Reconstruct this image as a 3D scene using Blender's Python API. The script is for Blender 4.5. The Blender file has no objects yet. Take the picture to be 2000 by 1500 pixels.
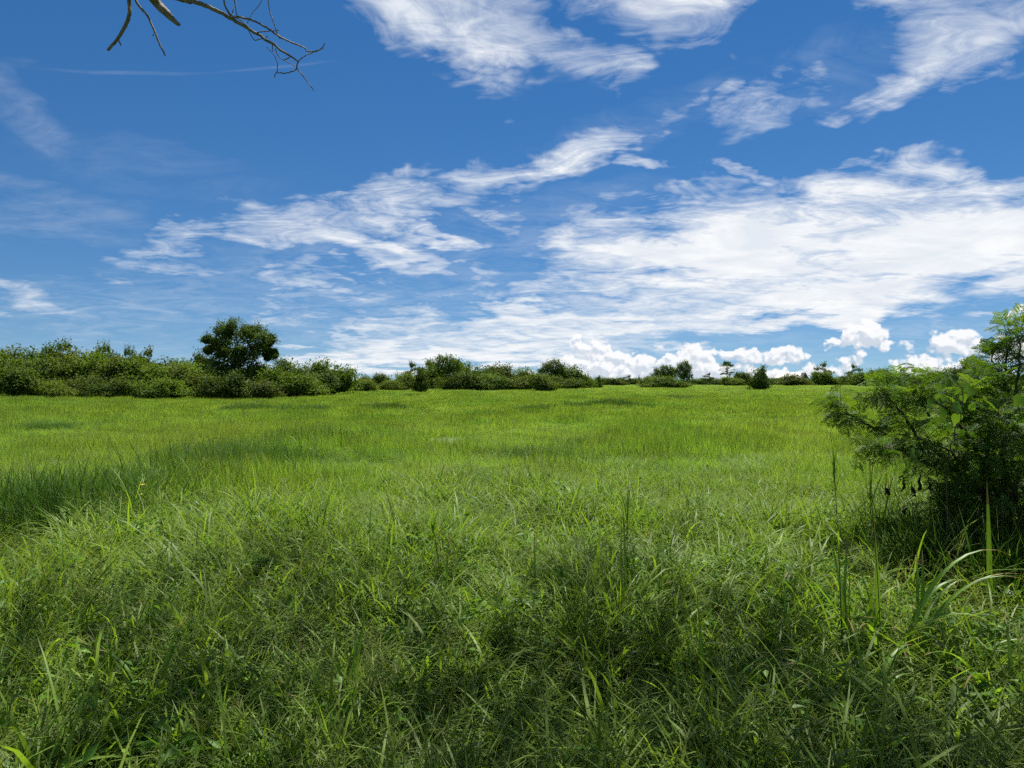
import bpy, math, random
import numpy as np
from mathutils import Vector, Matrix

# ------------------------------------------------------------------ camera
SC = bpy.context.scene
COL = SC.collection
F = 1330.0            # focal length in pixels of the 2000 px wide picture
CAMZ = 1.75
HOR = 745.0           # picture row of the horizon
cam_d = bpy.data.cameras.new('camera'); cam = bpy.data.objects.new('camera', cam_d); COL.objects.link(cam)
cam_d.sensor_width = 36.0; cam_d.lens = F/2000*36.0
cam_d.clip_start = 0.05; cam_d.clip_end = 20000
cam.location = (0, 0, CAMZ)
cam.rotation_euler = (math.radians(90) - math.atan((750-HOR)/F), 0, 0)
SC.camera = cam

# ------------------------------------------------------------------ light
SUN_AZ, SUN_EL = math.radians(24), math.radians(66)     # azimuth clockwise from straight ahead
SUNV = Vector((math.sin(SUN_AZ)*math.cos(SUN_EL), math.cos(SUN_AZ)*math.cos(SUN_EL), math.sin(SUN_EL)))
sd = bpy.data.lights.new('sun', 'SUN'); so = bpy.data.objects.new('sun', sd); COL.objects.link(so)
sd.energy = 5.0; sd.angle = math.radians(0.53); sd.color = (1.0, 0.95, 0.86)
so.rotation_euler = (-SUNV).to_track_quat('-Z', 'Y').to_euler()

vs = SC.view_settings
vs.view_transform = 'Standard'; vs.look = 'None'; vs.exposure = 0.95; vs.gamma = 1.0; vs.use_curve_mapping = False
SC.cycles.use_denoising = False; SC.cycles.use_adaptive_sampling = True; SC.cycles.adaptive_threshold = 0.02; SC.cycles.adaptive_min_samples = 16
SC.cycles.max_bounces = 6; SC.cycles.diffuse_bounces = 3; SC.cycles.glossy_bounces = 2
SC.cycles.transmission_bounces = 3; SC.cycles.transparent_max_bounces = 4
SC.cycles.caustics_reflective = False; SC.cycles.caustics_refractive = False

W = bpy.data.worlds.new('World'); SC.world = W; W.use_nodes = True
W.cycles.sampling_method = 'MANUAL'; W.cycles.sample_map_resolution = 512
nt = W.node_tree; nt.nodes.clear()
def N(t, **kw):
    n = nt.nodes.new(t)
    for k, v in kw.items(): setattr(n, k, v)
    return n
def L(a, b): nt.links.new(a, b)
def put(sock, v):
    if isinstance(v, bpy.types.NodeSocket): L(v, sock)
    else: sock.default_value = v
def M(op, a, b=None, c=None, clamp=False):
    n = N('ShaderNodeMath', operation=op, use_clamp=clamp)
    put(n.inputs[0], a)
    if b is not None: put(n.inputs[1], b)
    if c is not None: put(n.inputs[2], c)
    return n.outputs[0]
def VM(op, a, b=None, scale=None):
    n = N('ShaderNodeVectorMath', operation=op)
    put(n.inputs[0], a)
    if b is not None: put(n.inputs[1], b)
    if scale is not None: put(n.inputs['Scale'], scale)
    return n.outputs['Value'] if op in ('LENGTH', 'DOT_PRODUCT') else n.outputs['Vector']
def RNG(v, a, b, c, d, smooth=False):
    n = N('ShaderNodeMapRange', interpolation_type='SMOOTHSTEP' if smooth else 'LINEAR')
    n.clamp = True
    for s, x in zip(n.inputs[:5], (v, a, b, c, d)): put(s, x)
    return n.outputs[0]
def MAPV(v, loc=(0,0,0), rot=0.0, sc=(1,1,1), typ='POINT'):
    n = N('ShaderNodeMapping', vector_type=typ)
    put(n.inputs[0], v); n.inputs[1].default_value = loc; n.inputs[2].default_value = (0,0,rot); n.inputs[3].default_value = sc
    return n.outputs[0]
def NOISE(v, scale, detail, rough, dist=0.0, col=False):
    n = N('ShaderNodeTexNoise', noise_dimensions='2D')
    put(n.inputs['Vector'], v); n.inputs['Scale'].default_value = scale; n.inputs['Detail'].default_value = detail
    n.inputs['Roughness'].default_value = rough; n.inputs['Distortion'].default_value = dist
    return n.outputs['Color' if col else 'Fac']
def CMB(x, y, z):
    n = N('ShaderNodeCombineXYZ')
    for s, v in zip(n.inputs, (x, y, z)): put(s, v)
    return n.outputs[0]

def sky_dir(px, py):                       # picture position of the cloud -> azimuth, elevation (degrees)
    u = (px-1000)/F; v = (HOR-py)/F
    az = math.atan(u); el = math.atan(v*math.cos(az))
    return math.degrees(az), math.degrees(el)

tc = N('ShaderNodeTexCoord')
d = VM('NORMALIZE', tc.outputs['Generated'])
sx = N('ShaderNodeSeparateXYZ'); L(d, sx.inputs[0])
X, Y, Z = sx.outputs
sky = N('ShaderNodeTexSky', sky_type='NISHITA'); sky.sun_disc = False
sky.sun_elevation = SUN_EL; sky.sun_rotation = SUN_AZ
sky.altitude = 0; sky.air_density = 1.0; sky.dust_density = 0.0; sky.ozone_density = 4.0
L(VM('NORMALIZE', CMB(X, Y, M('MULTIPLY_ADD', M('MAXIMUM', Z, 0.0), 1.0, .08))), sky.inputs['Vector'])
hs = N('ShaderNodeHueSaturation'); hs.inputs['Saturation'].default_value = 1.28; hs.inputs['Hue'].default_value = 0.502
L(sky.outputs[0], hs.inputs['Color'])

zc = M('ADD', M('MAXIMUM', Z, 0.0), 0.13)
PV = CMB(M('DIVIDE', X, zc), M('DIVIDE', Y, zc), 0.0)              # position on a cloud layer
AZ = M('MULTIPLY', M('ARCTAN2', X, Y), 180/math.pi)
EL = M('MULTIPLY', M('ARCSINE', Z), 180/math.pi)
AE = CMB(AZ, EL, 1.0)

def field(items, vec, knee=0):
    """items: (px, py, half-length px, half-width px, angle deg anticlockwise, weight)"""
    out = None
    for px, py, a, b, ang, w in items:
        c = math.cos(math.radians(ang)); s = math.sin(math.radians(ang))
        az0, el0 = sky_dir(px, py)
        a1, e1 = sky_dir(px + a*c*.5, py - a*s*.5); a2, e2 = sky_dir(px - a*c*.5, py + a*s*.5)
        la = math.hypot(a1-a2, e1-e2); rot = math.atan2(e1-e2, a1-a2)
        b1, f1 = sky_dir(px - b*s*.5, py - b*c*.5); b2, f2 = sky_dir(px + b*s*.5, py + b*c*.5)
        lb = math.hypot(b1-b2, f1-f2)
        cr, sr = math.cos(rot), math.sin(rot)
        k1 = (cr/la, sr/la, -(az0*cr + el0*sr)/la); k2 = (-sr/lb, cr/lb, (az0*sr - el0*cr)/lb)
        p = VM('DOT_PRODUCT', vec, k1); q = VM('DOT_PRODUCT', vec, k2)
        r = M('MULTIPLY_ADD', p, p, M('MULTIPLY', q, q))
        v = M('MULTIPLY_ADD', r, -w, w)
        out = M('MAXIMUM', 0.0, v) if out is None else M('MAXIMUM', out, v)
    return out

HIGH = [   # sheets of high cloud
    (880, 20, 260, 95, -8, 1.0), (960, 90, 240, 75, -18, 1.0), (1060, 110, 150, 40, -12, .8), (760, 60, 130, 40, -25, .55),
    (1290, 20, 230, 95, 8, 1.15), (1190, 130, 50, 60, -70, .55), (1420, 90, 50, 22, -30, .4), (920, 160, 90, 30, -15, .45),
    (1900, 70, 240, 90, 22, 1.15), (1800, 150, 220, 40, 18, 1.0), (1730, 30, 110, 50, -20, .65), (1960, 20, 160, 90, 20, .9), (1840, 50, 190, 90, 15, 1.0), (1960, 90, 160, 70, 20, 1.0),
    (1470, 205, 130, 50, 35, .62), (1340, 200, 80, 30, 30, .55), (1420, 185, 60, 30, 50, .6), (1570, 180, 60, 20, 20, .5), (1600, 215, 60, 18, 15, .4),
    (1250, 322, 75, 18, -10, .75), (1290, 247, 40, 10, 8, .5), (1230, 270, 60, 18, 30, .5), (965, 240, 45, 22, -15, .42),
    (1110, 300, 170, 55, 22, .95), (960, 360, 180, 45, 26, .8), (800, 400, 280, 46, 8, .76), (560, 425, 170, 46, 4, .78),
    (660, 450, 240, 60, -12, .88), (760, 475, 120, 34, -22, 1.0), (860, 455, 110, 20, -8, .75), (985, 425, 45, 26, -35, .5), (780, 360, 130, 24, 15, .5),
    (310, 515, 160, 40, 4, .74), (330, 455, 130, 34, 10, .6), (70, 585, 140, 34, 0, .62), (120, 240, 60, 20, 0, .1),
    (605, 540, 95, 26, 4, .68), (640, 590, 110, 30, -5, .6), (520, 608, 90, 22, 0, .55), (740, 540, 110, 16, 14, .36), (905, 510, 60, 14, -6, .5), (920, 545, 70, 26, 15, .5),
    # the great bank to the right
    (1250, 470, 200, 80, -8, 1.1), (1500, 460, 380, 110, 2, 1.25), (1800, 440, 420, 130, 4, 1.35), (1480, 350, 110, 18, -6, .8), (1700, 360, 260, 50, 3, 1.0), (1960, 350, 200, 50, 5, 1.0),
    (1600, 560, 420, 80, 2, 1.2), (1900, 510, 220, 70, 10, 1.1), (1300, 590, 330, 45, 3, .95), (1060, 570, 170, 34, 6, .7), (1000, 640, 380, 42, 3, 1.0),
    (1350, 630, 330, 45, 6, 1.05), (780, 690, 320, 42, 3, .95), (740, 645, 140, 20, 2, .75), (1050, 690, 260, 40, 3, 1.0), (820, 612, 120, 24, -2, .6), (1160, 520, 120, 40, 10, .8),
    (900, 695, 480, 44, 2, 1.3), (680, 702, 240, 34, 0, 1.2), (1100, 630, 330, 40, 4, 1.1), (1400, 490, 380, 100, 3, 1.7), (1850, 470, 380, 130, 5, 1.9), (1150, 455, 90, 40, 10, 1.0), (1620, 590, 330, 50, 4, 1.5), (1500, 600, 330, 40, 5, 1.2), (1180, 640, 260, 34, 4, 1.15),
    (1940, 545, 50, 28, 60, .7), (1730, 610, 120, 26, 5, .5), (1830, 625, 90, 24, -10, .45),
]
def WARP(vec, scale, detail, ax, ay, off):
    a = NOISE(vec, scale, detail, .6); b = NOISE(MAPV(vec, (off, 7.3, 0)), scale, detail, .6)
    return CMB(M('MULTIPLY', M('SUBTRACT', a, .5), ax), M('MULTIPLY', M('SUBTRACT', b, .5), ay), 0.0)
AEw = VM('ADD', AE, WARP(PV, 2.0, 4.0, 13.0, 7.0, 3.7))
m_in = field(HIGH, AEw)
# beyond the picture the same broken high cloud goes on
outside = M('MAXIMUM', RNG(M('ABSOLUTE', AZ), 38, 46, 0, 1, True), RNG(EL, 31, 38, 0, 1, True))
m_out = M('MULTIPLY', RNG(NOISE(PV, .55, 2.0, .5), .42, .62, 0, 1.1), outside)
m_high = M('MAXIMUM', m_in, m_out)
stream = MAPV(PV, (3.1, 1.7, 0), math.radians(-28), (1.0, 1.45, 1.0))
a1 = NOISE(stream, 3.0, 9.0, .66, .8); b1 = NOISE(MAPV(PV, (1, 5, 0), math.radians(-40), (1.0, 1.8, 1.0)), 9.0, 6.0, .66, 1.0)
fb = M('ADD', M('MULTIPLY', RNG(a1, .3, .7, 0, 1), .74), M('MULTIPLY', RNG(b1, .3, .7, 0, 1), .26))
val = M('ADD', M('MULTIPLY', m_high, 1.45), M('MULTIPLY', M('SUBTRACT', fb, .72), RNG(EL, 1.0, 13.0, .75, 1.7)))
a_high = M('MULTIPLY', RNG(val, -.16, 1.5, 0, 1), .98)
a_high = M('POWER', a_high, 1.15)
a_high = M('MULTIPLY', a_high, RNG(m_high, 0.0, .4, 0, 1, True))
veil = field([(60, 220, 150, 60, -25, .8), (300, 330, 300, 60, -10, .3), (60, 420, 260, 60, 0, .7), (450, 520, 300, 60, 5, .8), (250, 600, 420, 70, 0, 1.0), 
              (1000, 480, 330, 90, 15, .8), (700, 600, 400, 70, 3, 1.0), (1850, 640, 260, 60, 0, .9), (1250, 230, 260, 60, 20, .6), (1600, 150, 200, 60, 20, .5), (900, 700, 900, 50, 0, 1.2)], AEw)
veil = M('MULTIPLY', veil, M('MULTIPLY', RNG(fb, .2, .85, 0, 1), .26))
trail = M('MULTIPLY', field([(250, 143, 190, 5, -1, 1.0), (540, 132, 140, 4, 6, .9)], VM('ADD', AE, WARP(PV, 3.0, 2.0, 0.0, .5, 2.2))), M('MULTIPLY', fb, .12))
a_high = M('MAXIMUM', M('MAXIMUM', a_high, veil), trail)
thick = RNG(val, .35, 1.9, 0, 1)
grain = RNG(NOISE(MAPV(PV, (.6, 2, 0), math.radians(-25), (1, 1.3, 1)), 3.0, 6.0, .60, .3), .34, .66, 0, 1)

# heaped cloud low over the horizon
CUM = [
    (1690, 655, 62, 34, 5, 1.25), (1640, 672, 40, 20, 0, .9), (1735, 675, 55, 16, -8, .8), (1865, 668, 75, 34, 0, 1.15), (1800, 715, 80, 34, 10, 1.05), (1890, 715, 90, 32, 0, 1.0),
    (1985, 610, 34, 26, 0, .8), (1980, 690, 70, 50, 0, .9), (1660, 705, 45, 26, 60, .6), (1600, 722, 70, 26, 0, .9), (1500, 700, 110, 26, 2, .9), (1430, 688, 90, 20, 0, .85),
    (1340, 705, 90, 34, 5, 1.05), (1390, 725, 120, 24, 0, .95), (1250, 715, 90, 30, 10, 1.0), (1165, 690, 80, 34, -20, .92), (1210, 705, 80, 32, 0, .95), (1120, 712, 70, 24, 0, .85), (1180, 725, 110, 26, 0, 1.05), (1110, 735, 60, 20, 0, .9),
    (1000, 728, 44, 12, 0, .75), (1030, 732, 44, 14, 0, .8), (1490, 735, 130, 16, 0, .9), (1285, 672, 40, 14, 0, .5), (1760, 625, 30, 14, 0, .4),
]
def heaps(vec):
    w1 = WARP(vec, .42, 3.0, 3.0, 2.0, 5.1)
    m = field(CUM, VM('ADD', vec, w1), .18)
    v = N('ShaderNodeTexVoronoi', voronoi_dimensions='2D', feature='F1'); put(v.inputs['Vector'], VM('ADD', vec, VM('MULTIPLY', w1, (.5, .5, 0)))); v.inputs['Scale'].default_value = .75
    v.inputs['Detail'].default_value = 2.0; v.inputs['Roughness'].default_value = .6
    puff = M('SUBTRACT', .62, v.outputs['Distance'])
    n = M('SUBTRACT', NOISE(vec, 1.1, 6.0, .6), .5)
    return M('ADD', M('MULTIPLY', m, 1.15), M('ADD', M('MULTIPLY', puff, .5), M('MULTIPLY', n, .8)))
h0 = heaps(AE)
h1 = heaps(VM('ADD', AE, (.12, .36, 0.0)))
a_cum = M('MULTIPLY', M('MULTIPLY', RNG(h0, .38, .72, 0, 1, True), .95), M('LESS_THAN', EL, 14.0))
a_high = M('MULTIPLY', a_high, M('GREATER_THAN', EL, -1.0))
lit = RNG(M('SUBTRACT', h0, h1), -.20, .26, 0, 1, True)

def RAMP(f, c0, c1):
    n = N('ShaderNodeMix', data_type='RGBA'); put(n.inputs['Factor'], f)
    n.inputs['A'].default_value = (*c0, 1); n.inputs['B'].default_value = (*c1, 1)
    return n.outputs['Result']
c_high = RAMP(M('MULTIPLY_ADD', grain, .6, M('MULTIPLY', thick, .4)), (.66, .73, .83), (.96, .97, .98))
c_cum = RAMP(lit, (.62, .68, .77), (.96, .96, .97))

bg0 = N('ShaderNodeBackground'); L(hs.outputs[0], bg0.inputs[0]); bg0.inputs[1].default_value = 0.047
bg1 = N('ShaderNodeBackground'); L(c_high, bg1.inputs[0]); bg1.inputs[1].default_value = 0.53
bg2 = N('ShaderNodeBackground'); L(c_cum, bg2.inputs[0]); bg2.inputs[1].default_value = 0.54
mx1 = N('ShaderNodeMixShader'); L(a_high, mx1.inputs[0]); L(bg0.outputs[0], mx1.inputs[1]); L(bg1.outputs[0], mx1.inputs[2])
mx2 = N('ShaderNodeMixShader'); L(a_cum, mx2.inputs[0]); L(mx1.outputs[0], mx2.inputs[1]); L(bg2.outputs[0], mx2.inputs[2])
wo = N('ShaderNodeOutputWorld'); L(mx2.outputs[0], wo.inputs[0])

# ------------------------------------------------------------------ tools
RS = np.random.RandomState
def gz(x, y):
    """height of the ground"""
    x = np.asarray(x, float); y = np.asarray(y, float)
    r = np.hypot(x, y)
    amp = np.clip((r-6)/40, 0, 1)*0.10
    z = amp*(np.sin(x*.11+1.3)*np.cos(y*.083+.4) + .6*np.sin(x*.047-y*.061+2.1) + .35*np.sin(x*.23+y*.19))
    return z + np.clip((r-60)/300, 0, 1)*.35
def ground_at(px, py, h=0.0):
    """point of the ground seen at a picture position (h: height of what covers the ground)"""
    dd = F*(CAMZ-h)/max(py-HOR, 3.0)
    x = (px-1000)/F*dd
    return x, dd
def at(px, py, y):
    return Vector(((px-1000)/F*y, y, CAMZ+(HOR-py)/F*y))

class MB:
    """collects shapes; build() links them as one mesh object"""
    def __init__(s): s.v = []; s.f = []; s.a = []; s.n = 0; s.mi = []
    def add(s, v, f, tone=None, mi=0):
        v = np.asarray(v, float).reshape(-1, 3)
        if isinstance(f, list) and len({len(x) for x in f}) > 1:
            s.add(v, [x for x in f if len(x) == 4], tone, mi); f = [x for x in f if len(x) == 3]
        f = np.asarray(f, int)
        s.v.append(v); s.f.append(f + s.n); s.n += len(v); s.mi.append(np.full(len(f), mi))
        t = np.zeros(len(v)) if tone is None else np.broadcast_to(np.asarray(tone, float), (len(v),))
        s.a.append(t)
    def mesh(s, name, mats, smooth=True):
        me = bpy.data.meshes.new(name)
        V = np.concatenate(s.v)
        nf = sum(len(f) for f in s.f); loops = np.concatenate([f.ravel() for f in s.f])
        sizes = np.concatenate([np.full(len(f), f.shape[1]) for f in s.f])
        me.vertices.add(len(V)); me.vertices.foreach_set('co', V.ravel())
        me.loops.add(len(loops)); me.loops.foreach_set('vertex_index', loops.astype(np.int32))
        me.polygons.add(nf)
        me.polygons.foreach_set('loop_start', np.concatenate([[0], np.cumsum(sizes)[:-1]]).astype(np.int32))
        me.polygons.foreach_set('loop_total', sizes.astype(np.int32))
        me.polygons.foreach_set('use_smooth', np.full(nf, smooth))
        if not isinstance(mats, (list, tuple)): mats = [mats]
        for m in mats: me.materials.append(m)
        me.polygons.foreach_set('material_index', np.concatenate(s.mi).astype(np.int32))
        at_ = me.attributes.new('tone', 'FLOAT', 'POINT'); at_.data.foreach_set('value', np.concatenate(s.a))
        me.update(calc_edges=True); me.validate()
        return me
    def build(s, name, mats, parent=None, loc=None, smooth=True):
        o = bpy.data.objects.new(name, s.mesh(name, mats, smooth)); COL.objects.link(o)
        if parent is not None: o.parent = parent
        if loc is not None: o.location = loc
        return o
def tag(o, label=None, cat=None, group=None, kind=None):
    for k, v in (('label', label), ('category', cat), ('group', group), ('kind', kind)):
        if v: o[k] = v
    return o
def empty(name, loc, rz=0.0, sc=1.0):
    o = bpy.data.objects.new(name, None); COL.objects.link(o); o.location = loc; o.rotation_euler = (0, 0, rz)
    o.scale = (sc, sc, sc) if not isinstance(sc, tuple) else sc
    o.empty_display_size = .2
    return o
def copy_tree(o, parent=None):
    c = o.copy(); COL.objects.link(c); c.parent = parent
    for ch in list(o.children): copy_tree(ch, c)
    return c

def tube(mb, pts, radii, sides=6, tone=0.0, cap=True):
    pts = [Vector(p) for p in pts]; n = len(pts)
    ref = Vector((0.31, .17, .93)); V = []
    for i, p in enumerate(pts):
        t = (pts[min(i+1, n-1)] - pts[max(i-1, 0)]).normalized()
        a = t.cross(ref)
        if a.length < 1e-3: a = t.cross(Vector((1, 0, 0)))
        a.normalize(); b = t.cross(a)
        for k in range(sides):
            w = 2*math.pi*k/sides
            V.append(p + (a*math.cos(w) + b*math.sin(w))*radii[i])
    Fq = [(i*sides+k, i*sides+(k+1) % sides, (i+1)*sides+(k+1) % sides, (i+1)*sides+k) for i in range(n-1) for k in range(sides)]
    mb.add(V, Fq, tone)
    if cap:
        c = [V[-sides+k] for k in range(sides)] + [pts[-1] + (pts[-1]-pts[-2]).normalized()*radii[-1]*.6]
        mb.add(c, [(k, (k+1) % sides, sides) for k in range(sides)], tone)
def smooth_path(pts, rs=None, k=6, rng=None, jit=0.0):
    P = [np.array(p, float) for p in pts]; out = []; rad = []
    rr = rs if rs is not None else [1]*len(P)
    for i in range(len(P)-1):
        p0 = P[max(i-1, 0)]; p1 = P[i]; p2 = P[i+1]; p3 = P[min(i+2, len(P)-1)]
        for j in range(k):
            t = j/k
            q = .5*((2*p1) + (-p0+p2)*t + (2*p0-5*p1+4*p2-p3)*t*t + (-p0+3*p1-3*p2+p3)*t**3)
            if rng is not None and (i or j): q = q + rng.normal(0, jit, 3)
            out.append(q); rad.append(rr[i]*(1-t)+rr[i+1]*t)
    out.append(P[-1]); rad.append(rr[-1])
    return out, rad

def blades(mb, rng, n, base, L_, W_, lean, curl, segs=4, head=None, tone=None, up0=.25, fold=0.0, mi=0, prof=None):
    """n grass blades: base (n,3) root points, ranges for length, width, lean from upright and curl (radians)"""
    base = np.asarray(base, float)
    U = lambda r: rng.uniform(r[0], r[1], n)
    Ln = U(L_); Wd = U(W_); th0 = U(lean); cu = U(curl)
    hd = rng.uniform(0, 2*math.pi, n) if head is None else np.asarray(head)
    dx, dy = np.cos(hd), np.sin(hd)
    tw = rng.normal(0, .5, n)
    sx_, sy_ = -np.sin(hd+tw), np.cos(hd+tw)
    t = np.linspace(0, 1, segs+1)
    P = np.zeros((n, segs+1, 3)); P[:, 0] = base
    for i in range(segs):
        tm = (i+.5)/segs
        th = th0 + cu*tm**1.5
        st = Ln/segs
        P[:, i+1, 0] = P[:, i, 0] + np.sin(th)*dx*st
        P[:, i+1, 1] = P[:, i, 1] + np.sin(th)*dy*st
        P[:, i+1, 2] = P[:, i, 2] + np.cos(th)*st
    w = (np.minimum(1, .45+2.2*t)*np.clip(1-t, 0, 1)**.6 if prof is None else prof(t))
    w[-1] = max(w[-1], .04)
    half = .5*Wd[:, None]*w[None, :]
    S = np.stack([sx_, sy_, np.zeros(n)], 1)[:, None, :]*half[:, :, None]
    V = np.stack([P-S, P+S], 2).reshape(n, -1, 3)
    k = 2*(segs+1)
    i = np.arange(segs)*2
    fq = np.stack([i, i+1, i+3, i+2], 1)
    Fq = (fq[None] + (np.arange(n)*k)[:, None, None]).reshape(-1, 4)
    tn = rng.uniform(0, 1, n) if tone is None else np.broadcast_to(tone, (n,))
    mb.add(V.reshape(-1, 3), Fq, np.repeat(tn, k), mi)
    return P
def disc(rng, n, R, z=0.0):
    r = R*np.sqrt(rng.uniform(0, 1, n)); a = rng.uniform(0, 2*math.pi, n)
    return np.stack([r*np.cos(a), r*np.sin(a), np.full(n, z)], 1)

def leaf_cloud(mb, rng, P, size, nrm=None, asp=.5, tone=None, mi=0, fold=.15):
    """one small pointed leaf (two triangles folded on the midrib) at each point of P; nrm: preferred facing"""
    n = len(P)
    d0 = rng.normal(0, 1, (n, 3)); d0 /= np.linalg.norm(d0, axis=1)[:, None]
    up = rng.normal(0, 1, (n, 3))
    if nrm is not None: up = up*.75 + nrm*1.0
    up /= np.linalg.norm(up, axis=1)[:, None]
    sd_ = np.cross(d0, up); sd_ /= (np.linalg.norm(sd_, axis=1)[:, None]+1e-9)
    d0 = np.cross(up, sd_)
    s = size*rng.uniform(.6, 1.35, n)[:, None]
    a = P - d0*s*.5; b = P + d0*s*.5
    l = P - d0*s*.06 + sd_*s*asp*.5 + up*s*fold; r = P - d0*s*.06 - sd_*s*asp*.5 + up*s*fold
    V = np.stack([a, r, b, l], 1).reshape(-1, 3)
    i = np.arange(n)*4
    Fq = np.concatenate([np.stack([i, i+1, i+2], 1), np.stack([i, i+2, i+3], 1)])
    tn = rng.uniform(0, 1, n) if tone is None else tone
    mb.add(V, Fq, np.repeat(tn, 4), mi)

# ------------------------------------------------------------------ materials
def srgb(r, g, b):
    f = lambda c: (c/255/12.92) if c <= 10 else ((c/255+.055)/1.055)**2.4
    return (f(r), f(g), f(b))
def leaf_mat(name, ca, cb, cc=None, trans=.4, rough=.5, patch=None, spec=.35, inst=True, tcol=None):
    """ca..cb: range between leaves (attribute 'tone'); cc, patch=(scale, strength): colour drifting over the field"""
    m = bpy.data.materials.new(name); m.use_nodes = True
    t = m.node_tree; t.nodes.clear(); ln = t.links.new
    out = t.nodes.new('ShaderNodeOutputMaterial')
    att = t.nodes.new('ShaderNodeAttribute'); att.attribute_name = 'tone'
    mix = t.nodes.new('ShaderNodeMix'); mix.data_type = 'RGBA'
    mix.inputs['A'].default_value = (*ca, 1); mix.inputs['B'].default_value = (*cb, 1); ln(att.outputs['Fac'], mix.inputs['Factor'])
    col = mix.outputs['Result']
    if cc is not None:
        geo = t.nodes.new('ShaderNodeNewGeometry')
        nz = t.nodes.new('ShaderNodeTexNoise'); nz.inputs['Scale'].default_value = patch[0]; nz.inputs['Detail'].default_value = 4; nz.inputs['Roughness'].default_value = .6
        ln(geo.outputs['Position'], nz.inputs['Vector'])
        mr = t.nodes.new('ShaderNodeMapRange'); mr.inputs[1].default_value = .36; mr.inputs[2].default_value = .66
        mr.inputs[3].default_value = 0; mr.inputs[4].default_value = patch[1]; ln(nz.outputs['Fac'], mr.inputs[0])
        m2 = t.nodes.new('ShaderNodeMix'); m2.data_type = 'RGBA'; m2.inputs['B'].default_value = (*cc, 1)
        ln(mr.outputs[0], m2.inputs['Factor']); ln(col, m2.inputs['A']); col = m2.outputs['Result']
    if cc is not None:                                             # mottling by stands of lusher and poorer growth
        n3 = t.nodes.new('ShaderNodeTexNoise'); n3.inputs['Scale'].default_value = .55; n3.inputs['Detail'].default_value = 5; n3.inputs['Roughness'].default_value = .65
        ln(geo.outputs['Position'], n3.inputs['Vector'])
        mr = t.nodes.new('ShaderNodeMapRange'); mr.inputs[1].default_value = .34; mr.inputs[2].default_value = .62; mr.inputs[3].default_value = .80; mr.inputs[4].default_value = 1.14; ln(n3.outputs['Fac'], mr.inputs[0])
        hm = t.nodes.new('ShaderNodeHueSaturation'); ln(mr.outputs[0], hm.inputs['Value']); ln(col, hm.inputs['Color']); col = hm.outputs[0]
    if inst:
        oi = t.nodes.new('ShaderNodeObjectInfo')
        hv = t.nodes.new('ShaderNodeHueSaturation')
        mr = t.nodes.new('ShaderNodeMapRange'); mr.inputs[3].default_value = .78; mr.inputs[4].default_value = 1.22; ln(oi.outputs['Random'], mr.inputs[0])
        ln(mr.outputs[0], hv.inputs['Value']); ln(col, hv.inputs['Color']); col = hv.outputs[0]
    p = t.nodes.new('ShaderNodeBsdfPrincipled'); p.inputs['Roughness'].default_value = rough; p.inputs['Specular IOR Level'].default_value = spec
    ln(col, p.inputs['Base Color'])
    if trans > 0:
        tr = t.nodes.new('ShaderNodeBsdfTranslucent')
        g = t.nodes.new('ShaderNodeMix'); g.data_type = 'RGBA'; g.blend_type = 'MULTIPLY'; g.inputs['Factor'].default_value = 1
        g.inputs['B'].default_value = (*(tcol or (1.7, 1.5, .55)), 1); ln(col, g.inputs['A']); ln(g.outputs['Result'], tr.inputs['Color'])
        ms = t.nodes.new('ShaderNodeMixShader'); ms.inputs[0].default_value = trans
        ln(p.outputs[0], ms.inputs[1]); ln(tr.outputs[0], ms.inputs[2]); ln(ms.outputs[0], out.inputs[0])
    else: ln(p.outputs[0], out.inputs[0])
    return m
def bark_mat(name, c0, c1, scale=18.0, bump=.5):
    m = bpy.data.materials.new(name); m.use_nodes = True
    t = m.node_tree; ln = t.links.new; p = t.nodes['Principled BSDF']; p.inputs['Roughness'].default_value = .85
    co = t.nodes.new('ShaderNodeTexCoord')
    mp = t.nodes.new('ShaderNodeMapping'); mp.inputs['Scale'].default_value = (1, 1, .35); ln(co.outputs['Object'], mp.inputs[0])
    nz = t.nodes.new('ShaderNodeTexNoise'); nz.inputs['Scale'].default_value = scale; nz.inputs['Detail'].default_value = 6; nz.inputs['Roughness'].default_value = .7
    ln(mp.outputs[0], nz.inputs['Vector'])
    rp = t.nodes.new('ShaderNodeMix'); rp.data_type = 'RGBA'; rp.inputs['A'].default_value = (*c0, 1); rp.inputs['B'].default_value = (*c1, 1)
    mr = t.nodes.new('ShaderNodeMapRange'); mr.inputs[1].default_value = .35; mr.inputs[2].default_value = .65; ln(nz.outputs['Fac'], mr.inputs[0]); ln(mr.outputs[0], rp.inputs['Factor'])
    ln(rp.outputs['Result'], p.inputs['Base Color'])
    b = t.nodes.new('ShaderNodeBump'); b.inputs['Strength'].default_value = bump; b.inputs['Distance'].default_value = .01; ln(nz.outputs['Fac'], b.inputs['Height']); ln(b.outputs[0], p.inputs['Normal'])
    return m
def plain_mat(name, c, rough=.8, var=.12, scale=4.0):
    m = bpy.data.materials.new(name); m.use_nodes = True
    t = m.node_tree; ln = t.links.new; p = t.nodes['Principled BSDF']; p.inputs['Roughness'].default_value = rough
    co = t.nodes.new('ShaderNodeTexCoord'); nz = t.nodes.new('ShaderNodeTexNoise'); nz.inputs['Scale'].default_value = scale; nz.inputs['Detail'].default_value = 5
    ln(co.outputs['Object'], nz.inputs['Vector'])
    rp = t.nodes.new('ShaderNodeMix'); rp.data_type = 'RGBA'
    rp.inputs['A'].default_value = (*[x*(1-var) for x in c], 1); rp.inputs['B'].default_value = (*[min(1, x*(1+var)) for x in c], 1)
    ln(nz.outputs['Fac'], rp.inputs['Factor']); ln(rp.outputs['Result'], p.inputs['Base Color'])
    return m

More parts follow.
